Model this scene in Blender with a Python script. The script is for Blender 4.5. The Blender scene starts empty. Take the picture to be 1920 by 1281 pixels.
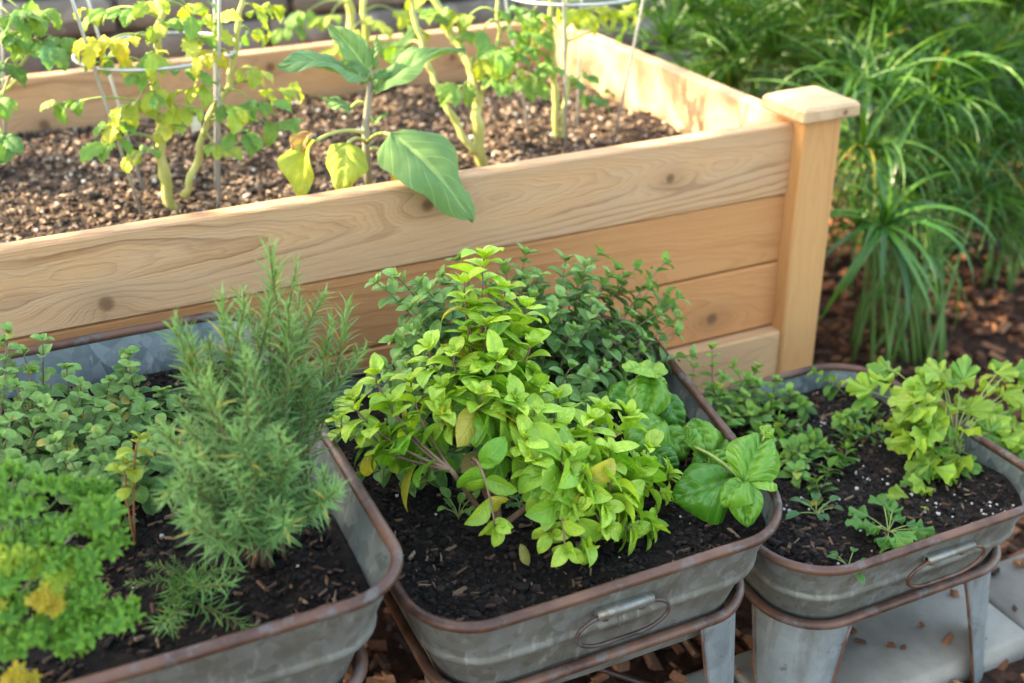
import bpy, math, random
import numpy as np
from mathutils import Vector, Matrix, noise

# ------------------------------------------------------------------ camera, sky, sun, exposure
scene = bpy.context.scene
col = scene.collection
G = 0.78                                       # height of the bed's top edge above the ground
CAM = Vector((-1.3518, -1.6908, 0.6271 + G))
YAW, PITCH, ROLL, FPX = 0.4276, 0.4731, -0.0136, 2171.7
_cy, _sy, _cp, _sp = math.cos(YAW), math.sin(YAW), math.cos(PITCH), math.sin(PITCH)
FWD = Vector((_sy * _cp, _cy * _cp, -_sp))
_r = Vector((_cy, -_sy, 0)); _u = _r.cross(FWD)
RIGHT = _r * math.cos(ROLL) + _u * math.sin(ROLL)
UP = _u * math.cos(ROLL) - _r * math.sin(ROLL)
cam_d = bpy.data.cameras.new('camera'); cam = bpy.data.objects.new('camera', cam_d); col.objects.link(cam)
cam.matrix_world = Matrix(((RIGHT.x, UP.x, -FWD.x, CAM.x), (RIGHT.y, UP.y, -FWD.y, CAM.y),
                           (RIGHT.z, UP.z, -FWD.z, CAM.z), (0, 0, 0, 1)))
cam_d.sensor_width = 36; cam_d.lens = 36 * FPX / 1920; cam_d.clip_start = .02; cam_d.clip_end = 200
cam_d.dof.use_dof = True; cam_d.dof.focus_distance = 1.54; cam_d.dof.aperture_fstop = 2.8
cam_d.dof.aperture_blades = 9
scene.camera = cam

SUN_DIR = Vector((-0.86, 0.40, 0.72)).normalized()
elev = math.asin(SUN_DIR.z); rot = math.atan2(SUN_DIR.x, SUN_DIR.y)
w = bpy.data.worlds.new('World'); scene.world = w; w.use_nodes = True
nt = w.node_tree; bg = nt.nodes['Background']
sky = nt.nodes.new('ShaderNodeTexSky'); sky.sky_type = 'NISHITA'; sky.sun_disc = False
sky.sun_elevation = elev; sky.sun_rotation = rot; sky.air_density = 1.0; sky.dust_density = 2.5; sky.ozone_density = 0.6
nt.links.new(sky.outputs[0], bg.inputs[0]); bg.inputs[1].default_value = 0.15
sd = bpy.data.lights.new('sun', 'SUN'); sd.energy = 3.4; sd.angle = math.radians(0.55); sd.color = (1, .86, .68)
so = bpy.data.objects.new('sun', sd); col.objects.link(so)
so.rotation_euler = (-SUN_DIR).to_track_quat('-Z', 'Y').to_euler(); so.location = (-6, 3, 5)
vs = scene.view_settings; scene.display_settings.display_device = 'sRGB'
vs.view_transform = 'Standard'; vs.look = 'None'; vs.gamma = 1; vs.use_curve_mapping = False; vs.exposure = 2.88
try:
    vs.use_white_balance = True; vs.white_balance_temperature = 7650; vs.white_balance_tint = 4
except Exception: pass
scene.cycles.max_bounces = 8; scene.cycles.transparent_max_bounces = 8
scene.cycles.diffuse_bounces = 4; scene.cycles.glossy_bounces = 3; scene.cycles.transmission_bounces = 4
scene.cycles.use_denoising = True

R_ = random.Random(7)
def ray(px, py):
    return FWD + RIGHT * ((px - 960) / FPX) - UP * ((py - 640.5) / FPX)
def at(px, py, Y):
    d = ray(px, py); return CAM + d * ((Y - CAM.y) / d.y)
def atz(px, py, z):
    d = ray(px, py); return CAM + d * ((z - CAM.z) / d.z)
def U(a, b, r=R_): return r.uniform(a, b)

# ------------------------------------------------------------------ mesh helpers
class MB:
    def __init__(s): s.v = []; s.f = []; s.c = []; s.uv = []
    def add(s, vs_, fs, color=None, uv=None):
        n = len(s.v); s.v += [tuple(p) for p in vs_]; s.f += [tuple(i + n for i in f) for f in fs]
        s.c += [color or (1, 1, 1, 1)] * len(vs_)
        s.uv += list(uv) if uv is not None else [(0.5, 0.5)] * len(vs_)
    def box(s, a, b, bev=0.0):
        (x0, y0, z0), (x1, y1, z1) = a, b
        if bev <= 0:
            v = [(x0,y0,z0),(x1,y0,z0),(x1,y1,z0),(x0,y1,z0),(x0,y0,z1),(x1,y0,z1),(x1,y1,z1),(x0,y1,z1)]
            s.add(v, [(0,3,2,1),(4,5,6,7),(0,1,5,4),(1,2,6,5),(2,3,7,6),(3,0,4,7)]); return
        e = bev; rings = []
        for z, i in ((z0, e), (z0 + e, 0), (z1 - e, 0), (z1, e)):
            xa, xb, ya, yb = x0 + i, x1 - i, y0 + i, y1 - i
            k = e
            rings.append([(xa + k, ya, z), (xb - k, ya, z), (xb, ya + k, z), (xb, yb - k, z), (xb - k, yb, z), (xa + k, yb, z), (xa, yb - k, z), (xa, ya + k, z)])
        v = sum(rings, []); f = [tuple(range(7, -1, -1)), tuple(24 + i for i in range(8))]
        for q in range(3):
            for i in range(8):
                j = (i + 1) % 8; f.append((q*8+i, q*8+j, q*8+8+j, q*8+8+i))
        s.add(v, f)
    def tube(s, pts, rad, seg=6, closed=False, caps=True, color=None):
        pts = [Vector(p) for p in pts]; n = len(pts)
        if not hasattr(rad, '__len__'): rad = [rad] * n
        v = []; f = []; ref = None
        for i, p in enumerate(pts):
            if closed: t = pts[(i+1) % n] - pts[i-1]
            else: t = pts[min(i+1, n-1)] - pts[max(i-1, 0)]
            t.normalize()
            if ref is None: ref = Vector((0, 0, 1)) if abs(t.z) < .9 else Vector((1, 0, 0))
            a = ref - t * ref.dot(t)
            if a.length < 1e-5: a = t.orthogonal()
            a.normalize(); b = t.cross(a); ref = a
            for k in range(seg):
                an = 2 * math.pi * k / seg
                v.append(p + (a * math.cos(an) + b * math.sin(an)) * rad[i])
        m = n if closed else n - 1
        for i in range(m):
            for k in range(seg):
                j = (i + 1) % n; l = (k + 1) % seg
                f.append((i*seg+k, i*seg+l, j*seg+l, j*seg+k))
        if not closed and caps:
            f.append(tuple(range(seg-1, -1, -1))); f.append(tuple((n-1)*seg + k for k in range(seg)))
        s.add(v, f, color)
    def mesh(s, name, smooth=True, colors=False, uvs=False):
        me = bpy.data.meshes.new(name); me.from_pydata(s.v, [], s.f); 
        if colors:
            a = me.color_attributes.new('Col', 'FLOAT_COLOR', 'POINT'); a.data.foreach_set('color', np.array(s.c, dtype=np.float32).ravel())
        if uvs:
            l = me.uv_layers.new(name='UVMap'); idx = np.zeros(len(me.loops), dtype=np.int32); me.loops.foreach_get('vertex_index', idx)
            l.data.foreach_set('uv', np.array(s.uv, dtype=np.float32)[idx].ravel())
        me.polygons.foreach_set('use_smooth', [smooth] * len(me.polygons)); me.update()
        return me
    def build(s, name, mat, parent=None, smooth=True, colors=False, uvs=False, origin=None):
        """vertices are in world space; the object's origin goes to `origin` (or the parent's place)"""
        o0 = Vector(origin) if origin is not None else (parent_world(parent) if parent else Vector((0, 0, 0)))
        s.v = [(p[0]-o0.x, p[1]-o0.y, p[2]-o0.z) for p in s.v]
        o = bpy.data.objects.new(name, s.mesh(name, smooth, colors, uvs)); o.data.materials.append(mat); col.objects.link(o)
        if parent: o.parent = parent; o.location = o0 - parent_world(parent)
        else: o.location = o0
        return o
def parent_world(p):
    v = Vector((0, 0, 0))
    while p: v += p.location; p = p.parent
    return v
def tag(o, label=None, cat=None, group=None, kind=None):
    if label: o['label'] = label
    if cat: o['category'] = cat
    if group: o['group'] = group
    if kind: o['kind'] = kind
    return o
def empty(name, loc, label, cat, group=None):
    o = bpy.data.objects.new(name, None); o.location = loc; o.empty_display_size = .05; col.objects.link(o)
    return tag(o, label, cat, group)

# ------------------------------------------------------------------ materials
class NT:
    def __init__(s, name):
        s.m = bpy.data.materials.new(name); s.m.use_nodes = True; s.t = s.m.node_tree; s.n = s.t.nodes
        s.b = s.n['Principled BSDF']; s.out = s.n['Material Output']
    def link(s, a, b): s.t.links.new(a, b)
    def set(s, sock, v):
        if isinstance(v, bpy.types.NodeSocket): s.link(v, sock)
        else: sock.default_value = v
    def math(s, op, a, b=0.0, c=None, clamp=False):
        n = s.n.new('ShaderNodeMath'); n.operation = op; n.use_clamp = clamp; s.set(n.inputs[0], a); s.set(n.inputs[1], b)
        if c is not None: s.set(n.inputs[2], c)
        return n.outputs[0]
    def coord(s, kind='Object'): return s.n.new('ShaderNodeTexCoord').outputs[kind]
    def sep(s, v):
        n = s.n.new('ShaderNodeSeparateXYZ'); s.link(v, n.inputs[0]); return n.outputs
    def map(s, v, scale=(1,1,1), loc=(0,0,0)):
        n = s.n.new('ShaderNodeMapping'); s.link(v, n.inputs[0]); n.inputs['Scale'].default_value = scale; s.set(n.inputs['Location'], loc); return n.outputs[0]
    def noise(s, v, scale=5, detail=3, rough=.5, dist=0, color=False):
        n = s.n.new('ShaderNodeTexNoise'); s.link(v, n.inputs['Vector']); n.inputs['Scale'].default_value = scale
        n.inputs['Detail'].default_value = detail; n.inputs['Roughness'].default_value = rough; n.inputs['Distortion'].default_value = dist
        return n.outputs['Color' if color else 'Fac']
    def voro(s, v, scale=5, feat='F1', out='Distance'):
        n = s.n.new('ShaderNodeTexVoronoi'); n.feature = feat; s.link(v, n.inputs['Vector']); n.inputs['Scale'].default_value = scale; return n.outputs[out]
    def ramp(s, f, stops):
        n = s.n.new('ShaderNodeValToRGB'); s.link(f, n.inputs[0]); e = n.color_ramp.elements
        while len(e) < len(stops): e.new(.5)
        for el, (p, c) in zip(e, stops): el.position = p; el.color = (*c, 1) if len(c) == 3 else c
        return n.outputs[0]
    def mix(s, f, a, b, blend='MIX'):
        n = s.n.new('ShaderNodeMix'); n.data_type = 'RGBA'; n.blend_type = blend; s.set(n.inputs[0], f)
        for i, v in ((6, a), (7, b)): s.set(n.inputs[i], (*v, 1) if isinstance(v, tuple) and len(v) == 3 else v)
        return n.outputs[2]
    def bump(s, h, strength=.3, dist=.01):
        n = s.n.new('ShaderNodeBump'); s.link(h, n.inputs['Height']); n.inputs['Strength'].default_value = strength; n.inputs['Distance'].default_value = dist
        s.link(n.outputs[0], s.b.inputs['Normal']); return n.outputs[0]
    def fin(s, color=None, rough=.6, metal=0.0, spec=None):
        if color is not None: s.set(s.b.inputs['Base Color'], (*color, 1) if isinstance(color, tuple) and len(color) == 3 else color)
        s.set(s.b.inputs['Roughness'], rough); s.set(s.b.inputs['Metallic'], metal)
        if spec is not None: s.b.inputs['Specular IOR Level'].default_value = spec
        return s.m

def wood_mat(name, light, dark, axis='x', zc=0.0, K=160., m=3.5, freq=1.0, knots=(), seed=0., weather=0.0, amp=.55, rough=.75):
    n = NT(name); co = n.coord(); X, Y, Z = n.sep(co)
    if axis == 'z': X, Z = Z, X
    elif axis == 'y': X, Y = Y, X
    lo = n.n.new('ShaderNodeCombineXYZ'); n.link(X, lo.inputs[0]); n.link(Y, lo.inputs[1]); n.link(Z, lo.inputs[2]); L = lo.outputs[0]
    dz = n.math('SUBTRACT', Z, zc)
    g = n.math('ADD', n.math('MULTIPLY', n.math('MULTIPLY', dz, dz), K), n.math('MULTIPLY', X, m))
    g = n.math('ADD', g, n.math('MULTIPLY', Z, 22.0))
    g = n.math('ADD', g, n.math('MULTIPLY', Y, 9.0))
    n1 = n.noise(n.map(L, (1.6, 3, 7), (seed, seed * .7, 0)), 1.0, 3, .5)
    g = n.math('ADD', g, n.math('MULTIPLY', n1, 3.0))
    n2 = n.noise(n.map(L, (14, 20, 40), (seed, 0, 0)), 1.0, 2, .6)
    g = n.math('ADD', g, n.math('MULTIPLY', n2, .35))
    kcore = None
    for (kx, kz, ks) in knots:
        ax = n.math('SUBTRACT', X, kx); az = n.math('SUBTRACT', Z, kz)
        def gauss(sx, sz):
            a = n.math('DIVIDE', ax, sx * ks); b = n.math('DIVIDE', az, sz * ks)
            q = n.math('ADD', n.math('MULTIPLY', a, a), n.math('MULTIPLY', b, b))
            return n.math('EXPONENT', n.math('MULTIPLY', q, -1.0))
        g = n.math('ADD', g, n.math('MULTIPLY', gauss(.05, .017), 1.7))
        a = n.math('DIVIDE', ax, .0095 * ks); b = n.math('DIVIDE', az, .0095 * ks)
        q = n.math('POWER', n.math('ADD', n.math('MULTIPLY', a, a), n.math('MULTIPLY', b, b)), 2.0)
        core = n.math('EXPONENT', n.math('MULTIPLY', q, -1.0))
        halo = n.math('MULTIPLY', gauss(.03, .018), .35)
        core = n.math('MAXIMUM', core, halo)
        kcore = core if kcore is None else n.math('MAXIMUM', kcore, core)
    ring = n.math('FRACT', n.math('MULTIPLY', g, freq))
    band = n.ramp(ring, [(0, (0,0,0)), (.55, (.06,.06,.06)), (.84, (.8,.8,.8)), (.95, (1,1,1)), (1, (0,0,0))])
    ring2 = n.math('FRACT', n.math('MULTIPLY', g, freq * 4.3))
    band2 = n.ramp(ring2, [(0, (0,0,0)), (.5, (.2,.2,.2)), (.9, (1,1,1)), (1, (0,0,0))])
    fib = n.noise(n.map(L, (9, 160, 420), (seed, 0, 0)), 1.0, 3, .7)
    fib2 = n.noise(n.map(L, (30, 300, 900)), 1.0, 2, .7)
    patch = n.noise(n.map(L, (2.2, 4, 11), (seed * 2.3, 0, 0)), 1.0, 2, .5)
    pm = n.ramp(patch, [(.42, (.1,.1,.1)), (.62, (1,1,1))])
    f = n.math('MULTIPLY', n.math('MULTIPLY', band, amp), pm)
    f = n.math('ADD', f, n.math('MULTIPLY', band2, .26))
    f = n.math('ADD', f, n.math('MULTIPLY', n.math('SUBTRACT', fib, .5), .75))
    c = n.mix(n.math('MAXIMUM', n.math('MINIMUM', f, 1.0), 0.0), light, dark)
    if weather:
        wn = n.noise(n.map(L, (5, 10, 26), (seed + 4, 0, 0)), 1.0, 4, .6)
        wf = n.math('MULTIPLY', n.ramp(wn, [(.35, (0,0,0)), (.65, (1,1,1))]), weather)
        c = n.mix(wf, c, (.48, .36, .25))
    tone = n.noise(n.map(L, (1.1, 2, 3), (seed * 3 + 9, 0, 0)), 1.0, 2, .5)
    c = n.mix(n.math('MULTIPLY', tone, .35), c, (light[0] * .72, light[1] * .62, light[2] * .5))
    if kcore is not None:
        c = n.mix(n.math('MULTIPLY', kcore, .85), c, (.13, .06, .028))
    h = n.math('ADD', n.math('ADD', n.math('MULTIPLY', band, .4), n.math('MULTIPLY', band2, .5)), n.math('ADD', fib, n.math('MULTIPLY', fib2, .6)))
    n.bump(h, .5, .002)
    return n.fin(c, rough, 0, .3)

def galv_mat(name, base=(.30, .30, .27), rough=.48, stain=.5):
    n = NT(name); co = n.coord()
    a = n.noise(co, 9, 5, .65); b = n.voro(n.map(co, (1, 1, 1)), 55, 'F1', 'Color'); c2 = n.noise(n.map(co, (22, 22, 5)), 1, 4, .6)
    c = n.mix(n.ramp(a, [(.3, (0,0,0)), (.7, (1,1,1))]), tuple(x * .72 for x in base), tuple(min(1, x * 1.22) for x in base))
    bx_, _, _ = n.sep(b)
    c = n.mix(n.math('MULTIPLY', bx_, .30), c, (.46, .49, .50))
    c = n.mix(n.math('MULTIPLY', n.ramp(c2, [(.50, (0,0,0)), (.68, (1,1,1))]), stain), c, (.15, .115, .08))
    drip = n.noise(n.map(co, (70, 70, 6)), 1, 4, .6); c = n.mix(n.math('MULTIPLY', n.ramp(drip, [(.58, (0,0,0)), (.72, (1,1,1))]), .45), c, (.50, .50, .46))
    spl = n.noise(co, 34, 5, .7); c = n.mix(n.math('MULTIPLY', n.ramp(spl, [(.60, (0,0,0)), (.66, (1,1,1))]), .55), c, (.13, .095, .065))
    sc = n.noise(n.map(co, (60, 60, 60)), 1, 6, .75)
    c = n.mix(n.math('MULTIPLY', n.ramp(sc, [(.6, (0,0,0)), (.72, (1,1,1))]), .35), c, (.55, .55, .52))
    n.bump(n.math('ADD', n.math('MULTIPLY', a, .6), n.math('MULTIPLY', sc, .3)), .18, .002)
    r = n.math('ADD', rough - .1, n.math('MULTIPLY', c2, .22))
    return n.fin(c, r, .55, .5)

def rust_mat(name, a=(.105, .042, .024), b=(.04, .017, .011), metal=.1, hi=(.165, .075, .045)):
    n = NT(name); co = n.coord(); x = n.noise(co, 45, 6, .7); y = n.noise(co, 160, 3, .6); z = n.noise(co, 9, 3, .5)
    c = n.mix(n.ramp(x, [(.35, (0,0,0)), (.65, (1,1,1))]), a, b)
    c = n.mix(n.math('MULTIPLY', n.ramp(z, [(.45, (0,0,0)), (.6, (1,1,1))]), .75), c, hi); g2 = n.noise(co, 24, 5, .7); c = n.mix(n.math('MULTIPLY', n.ramp(g2, [(.53, (0,0,0)), (.6, (1,1,1))]), .75), c, (.115, .10, .095))
    n.bump(n.math('ADD', x, n.math('MULTIPLY', y, .5)), .5, .0015)
    return n.fin(c, n.math('ADD', .3, n.math('MULTIPLY', y, .35)), metal, .5)

def ground_mat(name, cols, scale=60, rough=.9, bump=.6):
    n = NT(name); co = n.coord(); a = n.noise(co, scale, 6, .7); b = n.voro(co, scale * 1.2, 'F1', 'Color')
    r, _, _ = n.sep(b); f = n.math('ADD', n.math('MULTIPLY', a, .7), n.math('MULTIPLY', r, .3))
    c = n.ramp(f, [(.25, cols[0]), (.5, cols[1]), (.75, cols[2])])
    n.bump(a, bump, .01); return n.fin(c, rough, 0, .2)

def bits_mat(name, rough=.85):      # colour from the mesh's own per-piece colour
    n = NT(name); a = n.n.new('ShaderNodeVertexColor'); a.layer_name = 'Col'; x = n.noise(n.coord(), 140, 4, .7)
    c = n.mix(1.0, a.outputs[0], n.ramp(x, [(.2, (.55,.55,.55)), (.8, (1.35,1.35,1.35))]), 'MULTIPLY')
    n.bump(x, .5, .003); return n.fin(c, rough, 0, .25)

def leaf_mat(name, merged=False, veins=7, vein_amt=.35, rough=.42, trans=.35, spec=.45, slant=.55, pucker=.4, bs=.6, edge=None):
    n = NT(name)
    if merged:
        a = n.n.new('ShaderNodeVertexColor'); a.layer_name = 'Col'; base = a.outputs[0]
    else:
        a = n.n.new('ShaderNodeObjectInfo'); base = a.outputs['Color']
    uv = n.coord('UV'); u, v, _ = n.sep(uv)
    au = n.math('ABSOLUTE', n.math('SUBTRACT', n.math('MULTIPLY', u, 2.0), 1.0))
    mid = n.ramp(au, [(0.0, (1,1,1)), (.05, (.8,.8,.8)), (.10, (0,0,0))])
    sv = n.math('FRACT', n.math('SUBTRACT', n.math('MULTIPLY', v, float(veins)), n.math('MULTIPLY', au, slant * veins * .45)))
    side = n.ramp(sv, [(0, (0,0,0)), (.44, (0,0,0)), (.5, (1,1,1)), (.56, (0,0,0)), (1, (0,0,0))])
    vein = n.math('MAXIMUM', mid, n.math('MULTIPLY', side, .55))
    oc = n.coord('Object')
    if not merged:
        va = n.n.new('ShaderNodeVectorMath'); n.link(oc, va.inputs[0]); cmb = n.n.new('ShaderNodeCombineXYZ')
        rv = n.math('MULTIPLY', a.outputs['Random'], 37.0); n.link(rv, cmb.inputs[0]); n.link(rv, cmb.inputs[2]); n.link(cmb.outputs[0], va.inputs[1]); oc = va.outputs[0]
    sc_ = 30.0 if merged else 1.0
    blot = n.noise(oc, 2.3 * sc_, 3, .6); fine = n.noise(oc, 22 * (sc_ * .3 if merged else 1), 3, .6)
    spot = n.ramp(n.noise(oc, 5.5 * sc_, 3, .6), [(.70, (0,0,0)), (.76, (1,1,1))])
    c = n.mix(n.ramp(blot, [(.3, (0,0,0)), (.72, (1,1,1))]), n.mix(1.0, base, (.78, .84, .72), 'MULTIPLY'), n.mix(1.0, base, (1.18, 1.12, 1.05), 'MULTIPLY'))
    c = n.mix(n.math('MULTIPLY', n.math('SUBTRACT', fine, .3), .3), c, n.mix(1.0, c, (.7, .75, .6), 'MULTIPLY'))
    c = n.mix(n.math('MULTIPLY', spot, .5), c, (.30, .24, .06))
    if edge:
        ef = n.math('MULTIPLY', n.ramp(au, [(.62, (0,0,0)), (1, (1,1,1))]), edge[1]); c = n.mix(ef, c, edge[0])
    c = n.mix(n.math('MULTIPLY', vein, vein_amt), c, n.mix(.5, n.mix(1.0, c, (1.9, 1.75, 1.7), 'MULTIPLY'), (.42, .52, .20)))
    puf = n.math('SUBTRACT', n.math('MULTIPLY', n.math('SINE', n.math('MULTIPLY', sv, math.pi)), -.7), n.math('MULTIPLY', vein, -.0))
    h = n.math('ADD', n.math('MULTIPLY', puf, -1.0 * pucker), n.math('SUBTRACT', n.math('MULTIPLY', fine, .35), n.math('MULTIPLY', vein, .5)))
    nb = n.bump(h, bs, .002)
    n.fin(c, rough, 0, spec)
    tr = n.n.new('ShaderNodeBsdfTranslucent'); n.link(n.mix(1.0, c, (1.25, 1.2, .55), 'MULTIPLY'), tr.inputs['Color']); n.link(nb, tr.inputs['Normal'])
    ms = n.n.new('ShaderNodeMixShader'); ms.inputs[0].default_value = trans
    n.link(n.b.outputs[0], ms.inputs[1]); n.link(tr.outputs[0], ms.inputs[2]); n.link(ms.outputs[0], n.out.inputs['Surface'])
    return n.m

def stem_mat(name, a, b, rough=.6, scale=30):
    n = NT(name); co = n.coord(); x = n.noise(n.map(co, (1, 1, .4)), scale, 4, .6)
    c = n.mix(n.ramp(x, [(.3, (0,0,0)), (.7, (1,1,1))]), a, b); n.bump(x, .5, .002); return n.fin(c, rough, 0, .3)

def lm_pair(name, **k): return leaf_mat(name, False, **k), leaf_mat(name + '_mass', True, **k)
M = {}
M['soil'] = ground_mat('potting_soil_dark', ((.003,.002,.0016), (.010,.0062,.0045), (.030,.0185,.0125)), 70, .9, .9)
M['bedsoil'] = ground_mat('bed_soil_brown', ((.016,.011,.008), (.05,.034,.024), (.12,.085,.06)), 55, .95, .9)
M['mulch'] = ground_mat('mulch_ground', ((.012,.006,.004), (.045,.02,.011), (.10,.045,.024)), 40, .9, .9)
M['bits'] = bits_mat('loose_bits')
M['galv'] = galv_mat('galvanised_tub', (.20, .19, .158), .46, .65)
M['galvin'] = galv_mat('galvanised_inside', (.105, .13, .13), .5, .35)
M['galvleg'] = galv_mat('galvanised_leg', (.27, .295, .30), .42, .5)
M['rust'] = rust_mat('rusty_rim')
M['rustdark'] = rust_mat('dark_rusty_rod', (.07,.035,.025), (.03,.018,.014), .35, (.12,.09,.085))
M['wire'] = galv_mat('galvanised_wire', (.45, .47, .46), .4, .1)

# ------------------------------------------------------------------ ground, pavers, wall
def grid_sheet(name, x0, x1, y0, y1, nx, ny, zf, mat, label, cat, kind, inside=None):
    mb = MB(); idx = {}; vs_ = []; fs = []
    for j in range(ny + 1):
        for i in range(nx + 1):
            x = x0 + (x1 - x0) * i / nx; y = y0 + (y1 - y0) * j / ny
            vs_.append((x, y, zf(x, y)))
    W = nx + 1
    for j in range(ny):
        for i in range(nx):
            a = j * W + i
            if inside:
                cx, cy = (vs_[a][0] + vs_[a + 1][0]) / 2, (vs_[a][1] + vs_[a + W][1]) / 2
                if not inside(cx, cy): continue
            fs.append((a, a + 1, a + 1 + W, a + W))
    mb.add(vs_, fs); o = mb.build(name, mat); return tag(o, label, cat, kind=kind)

def gz(x, y): return .012 * noise.noise((x * 6, y * 6, 0)) + .006 * noise.noise((x * 19, y * 19, 3))
far = MB(); far.add([(-60, -60, -.05), (60, -60, -.05), (60, 60, -.05), (-60, 60, -.05)], [(0, 1, 2, 3)])
tag(far.build('ground', M['mulch'], smooth=False), 'brown bare ground reaching away around the planters', 'ground', kind='structure')
grid_sheet('mulch_ground', -3, 3.5, -2, 2.2, 110, 80, gz, M['mulch'], 'uneven dark mulch covered ground under the tubs', 'ground', 'structure')

ICO = [(0,0,1),(.894,0,.447),(.276,.851,.447),(-.724,.526,.447),(-.724,-.526,.447),(.276,-.851,.447),(.724,.526,-.447),(-.276,.851,-.447),(-.894,0,-.447),(-.276,-.851,-.447),(.724,-.526,-.447),(0,0,-1)]
ICF = [(0,1,2),(0,2,3),(0,3,4),(0,4,5),(0,5,1),(1,6,2),(2,7,3),(3,8,4),(4,9,5),(5,10,1),(6,7,2),(7,8,3),(8,9,4),(9,10,5),(10,6,1),(11,7,6),(11,8,7),(11,9,8),(11,10,9),(11,6,10)]
def lump(mb, p, sx, sy, sz, rz, tilt, color, r):
    m = Matrix.Rotation(rz, 3, 'Z') @ Matrix.Rotation(tilt, 3, 'X')
    vs_ = []
    for q in ICO:
        k = r.uniform(.7, 1.25); vs_.append(Vector(p) + m @ Vector((q[0] * sx * k, q[1] * sy * k, q[2] * sz * k)))
    mb.add(vs_, ICF, color)
def chip(mb, p, l, w_, t, rz, tx, ty, color, r):
    m = Matrix.Rotation(rz, 3, 'Z') @ Matrix.Rotation(tx, 3, 'X') @ Matrix.Rotation(ty, 3, 'Y')
    a = r.uniform(.5, 1); b = r.uniform(.4, 1); s = r.uniform(-.3, .3)
    vs_ = [(-l, -w_ * a, -t), (l * b, -w_, -t), (l, w_ * b, -t), (-l * a, w_, -t), (-l * .95, -w_ * a * .8, t), (l * b * .9, -w_ * .8, t * 1.2), (l * .9, w_ * b * .8, t), (-l * a, w_ * .8, t * .7)]
    vs_ = [Vector(p) + m @ Vector((x + s * y, y, z)) for x, y, z in vs_]
    mb.add(vs_, [(0,3,2,1),(4,5,6,7),(0,1,5,4),(1,2,6,5),(2,3,7,6),(3,0,4,7)], color)
def pick(r, pal):
    c = r.choice(pal); k = r.uniform(.7, 1.3); return (c[0]*k, c[1]*k, c[2]*k, 1)
BARK = [(.16,.06,.028), (.20,.085,.042), (.10,.036,.018), (.06,.026,.016), (.26,.12,.062), (.035,.02,.015)]
rr = random.Random(3); mb = MB()
for i in range(9500):
    x = rr.uniform(-1.3, 2.6); y = rr.uniform(-1.0, 1.9)
    if -2.6 < x < .03 and .03 < y < 1.05: continue
    l = rr.uniform(.008, .032); z = gz(x, y) + rr.uniform(0, .02)
    if -.95 < x < 1.13 and -.665 < y < -.485:
        if rr.random() > .22: continue
        l *= .5; z = .054
    chip(mb, (x, y, z), l, l * rr.uniform(.25, .6), rr.uniform(.002, .007), rr.uniform(0, 6.3), rr.gauss(0, .35), rr.gauss(0, .35), pick(rr, BARK), rr)
tag(mb.build('bark_mulch', M['bits'], smooth=False, colors=True), 'loose reddish brown bark mulch chips strewn over the ground', 'bark mulch', kind='stuff')

n = NT('concrete_paver'); co = n.coord(); a = n.noise(co, 7, 6, .65); b = n.noise(co, 130, 4, .7)
c = n.mix(n.ramp(a, [(.3, (0,0,0)), (.7, (1,1,1))]), (.17, .145, .118), (.29, .255, .215)); c = n.mix(n.math('MULTIPLY', n.ramp(b, [(.55, (0,0,0)), (.7, (1,1,1))]), .5), c, (.2, .17, .13))
n.bump(n.math('ADD', a, n.math('MULTIPLY', b, .5)), .4, .004); M['paver'] = n.fin(c, .85, 0, .25)
ptag = ['pale concrete edging slab, leftmost of the row behind the middle tub stand', 'pale concrete edging slab under the small right tub',
        'pale concrete edging slab right of the small tub stand', 'pale concrete edging slab farthest right in the row']
for i, x in enumerate((-.95, -.43, .09, .61)):
    mb = MB(); mb.box((x + .004, -.665, -.03), (x + .516, -.485, .046 + .004 * (i % 2)), .007)
    tag(mb.build('paving_slab', M['paver'], origin=(x + .26, -.57, 0)), ptag[i], 'paving slab', 'edging slabs along the bed')

M['stone'] = ground_mat('wall_stone', ((.085,.076,.064), (.165,.145,.122), (.27,.245,.21)), 9, .9, .5)
wall = empty('stone_wall', (0, 2.1, 0), 'low grey brown stacked stone wall behind the raised bed', 'wall')
rr = random.Random(11)
core = MB(); core.box((-4, 2.22, 0), (6, 2.5, 1.02)); core.build('core', M['stone'], wall, smooth=False)
for k in range(8):
    x = -3.6 - rr.uniform(0, .3); z0 = k * .125
    while x < 5.2:
        l = rr.uniform(.3, .62); mb = MB(); off = rr.uniform(-.025, .02)
        mb.box((x + .006, 2.06 + off + .02 * k, z0 + .006), (x + l - .006, 2.3, z0 + .119), .012)
        mb.v = [(p[0], p[1] + .012 * noise.noise((p[0] * 5, k, p[2] * 9)), p[2] + .008 * noise.noise((p[0] * 4, k + 9, p[2] * 5))) for p in mb.v]
        mb.build('stone', M['stone'], wall); x += l

# ------------------------------------------------------------------ raised bed
B = 0.14
def board(name, parent, a, b, mat, bev=.003):
    mb = MB(); mb.box(a, b, bev); c = ((a[0]+b[0])/2, (a[1]+b[1])/2, (a[2]+b[2])/2)
    return mb.build(name, mat, parent, smooth=False, origin=c)
bed = empty('raised_bed', (-.95, .5, 0), 'natural cedar raised garden bed with square capped corner post', 'raised bed')
BX0 = -2.6; LC = (BX0 + 0) / 2          # board centre x
LT, DK = (.58, .332, .168), (.23, .092, .034)
ORL, ORD = (.57, .265, .105), (.31, .11, .034)
def kx(px, py): p = at(px, py, 0); return p.x - LC, p.z
k1 = [kx(197, 571), kx(800, 386), kx(1255, 336)]; zc1 = G - B / 2
top_m = wood_mat('cedar_weathered', LT, DK, 'x', .045, 420, 2.6, 1.5, [(a, z - zc1, s) for (a, z), s in zip(k1, (1.5, 1.35, 1.1))], 1.3, .3, .8)
m2 = wood_mat('cedar_orange', ORL, ORD, 'x', -.02, 260, 2.1, .8, [(.25, .02, .8)], 5.1, 0, .5)
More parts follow.
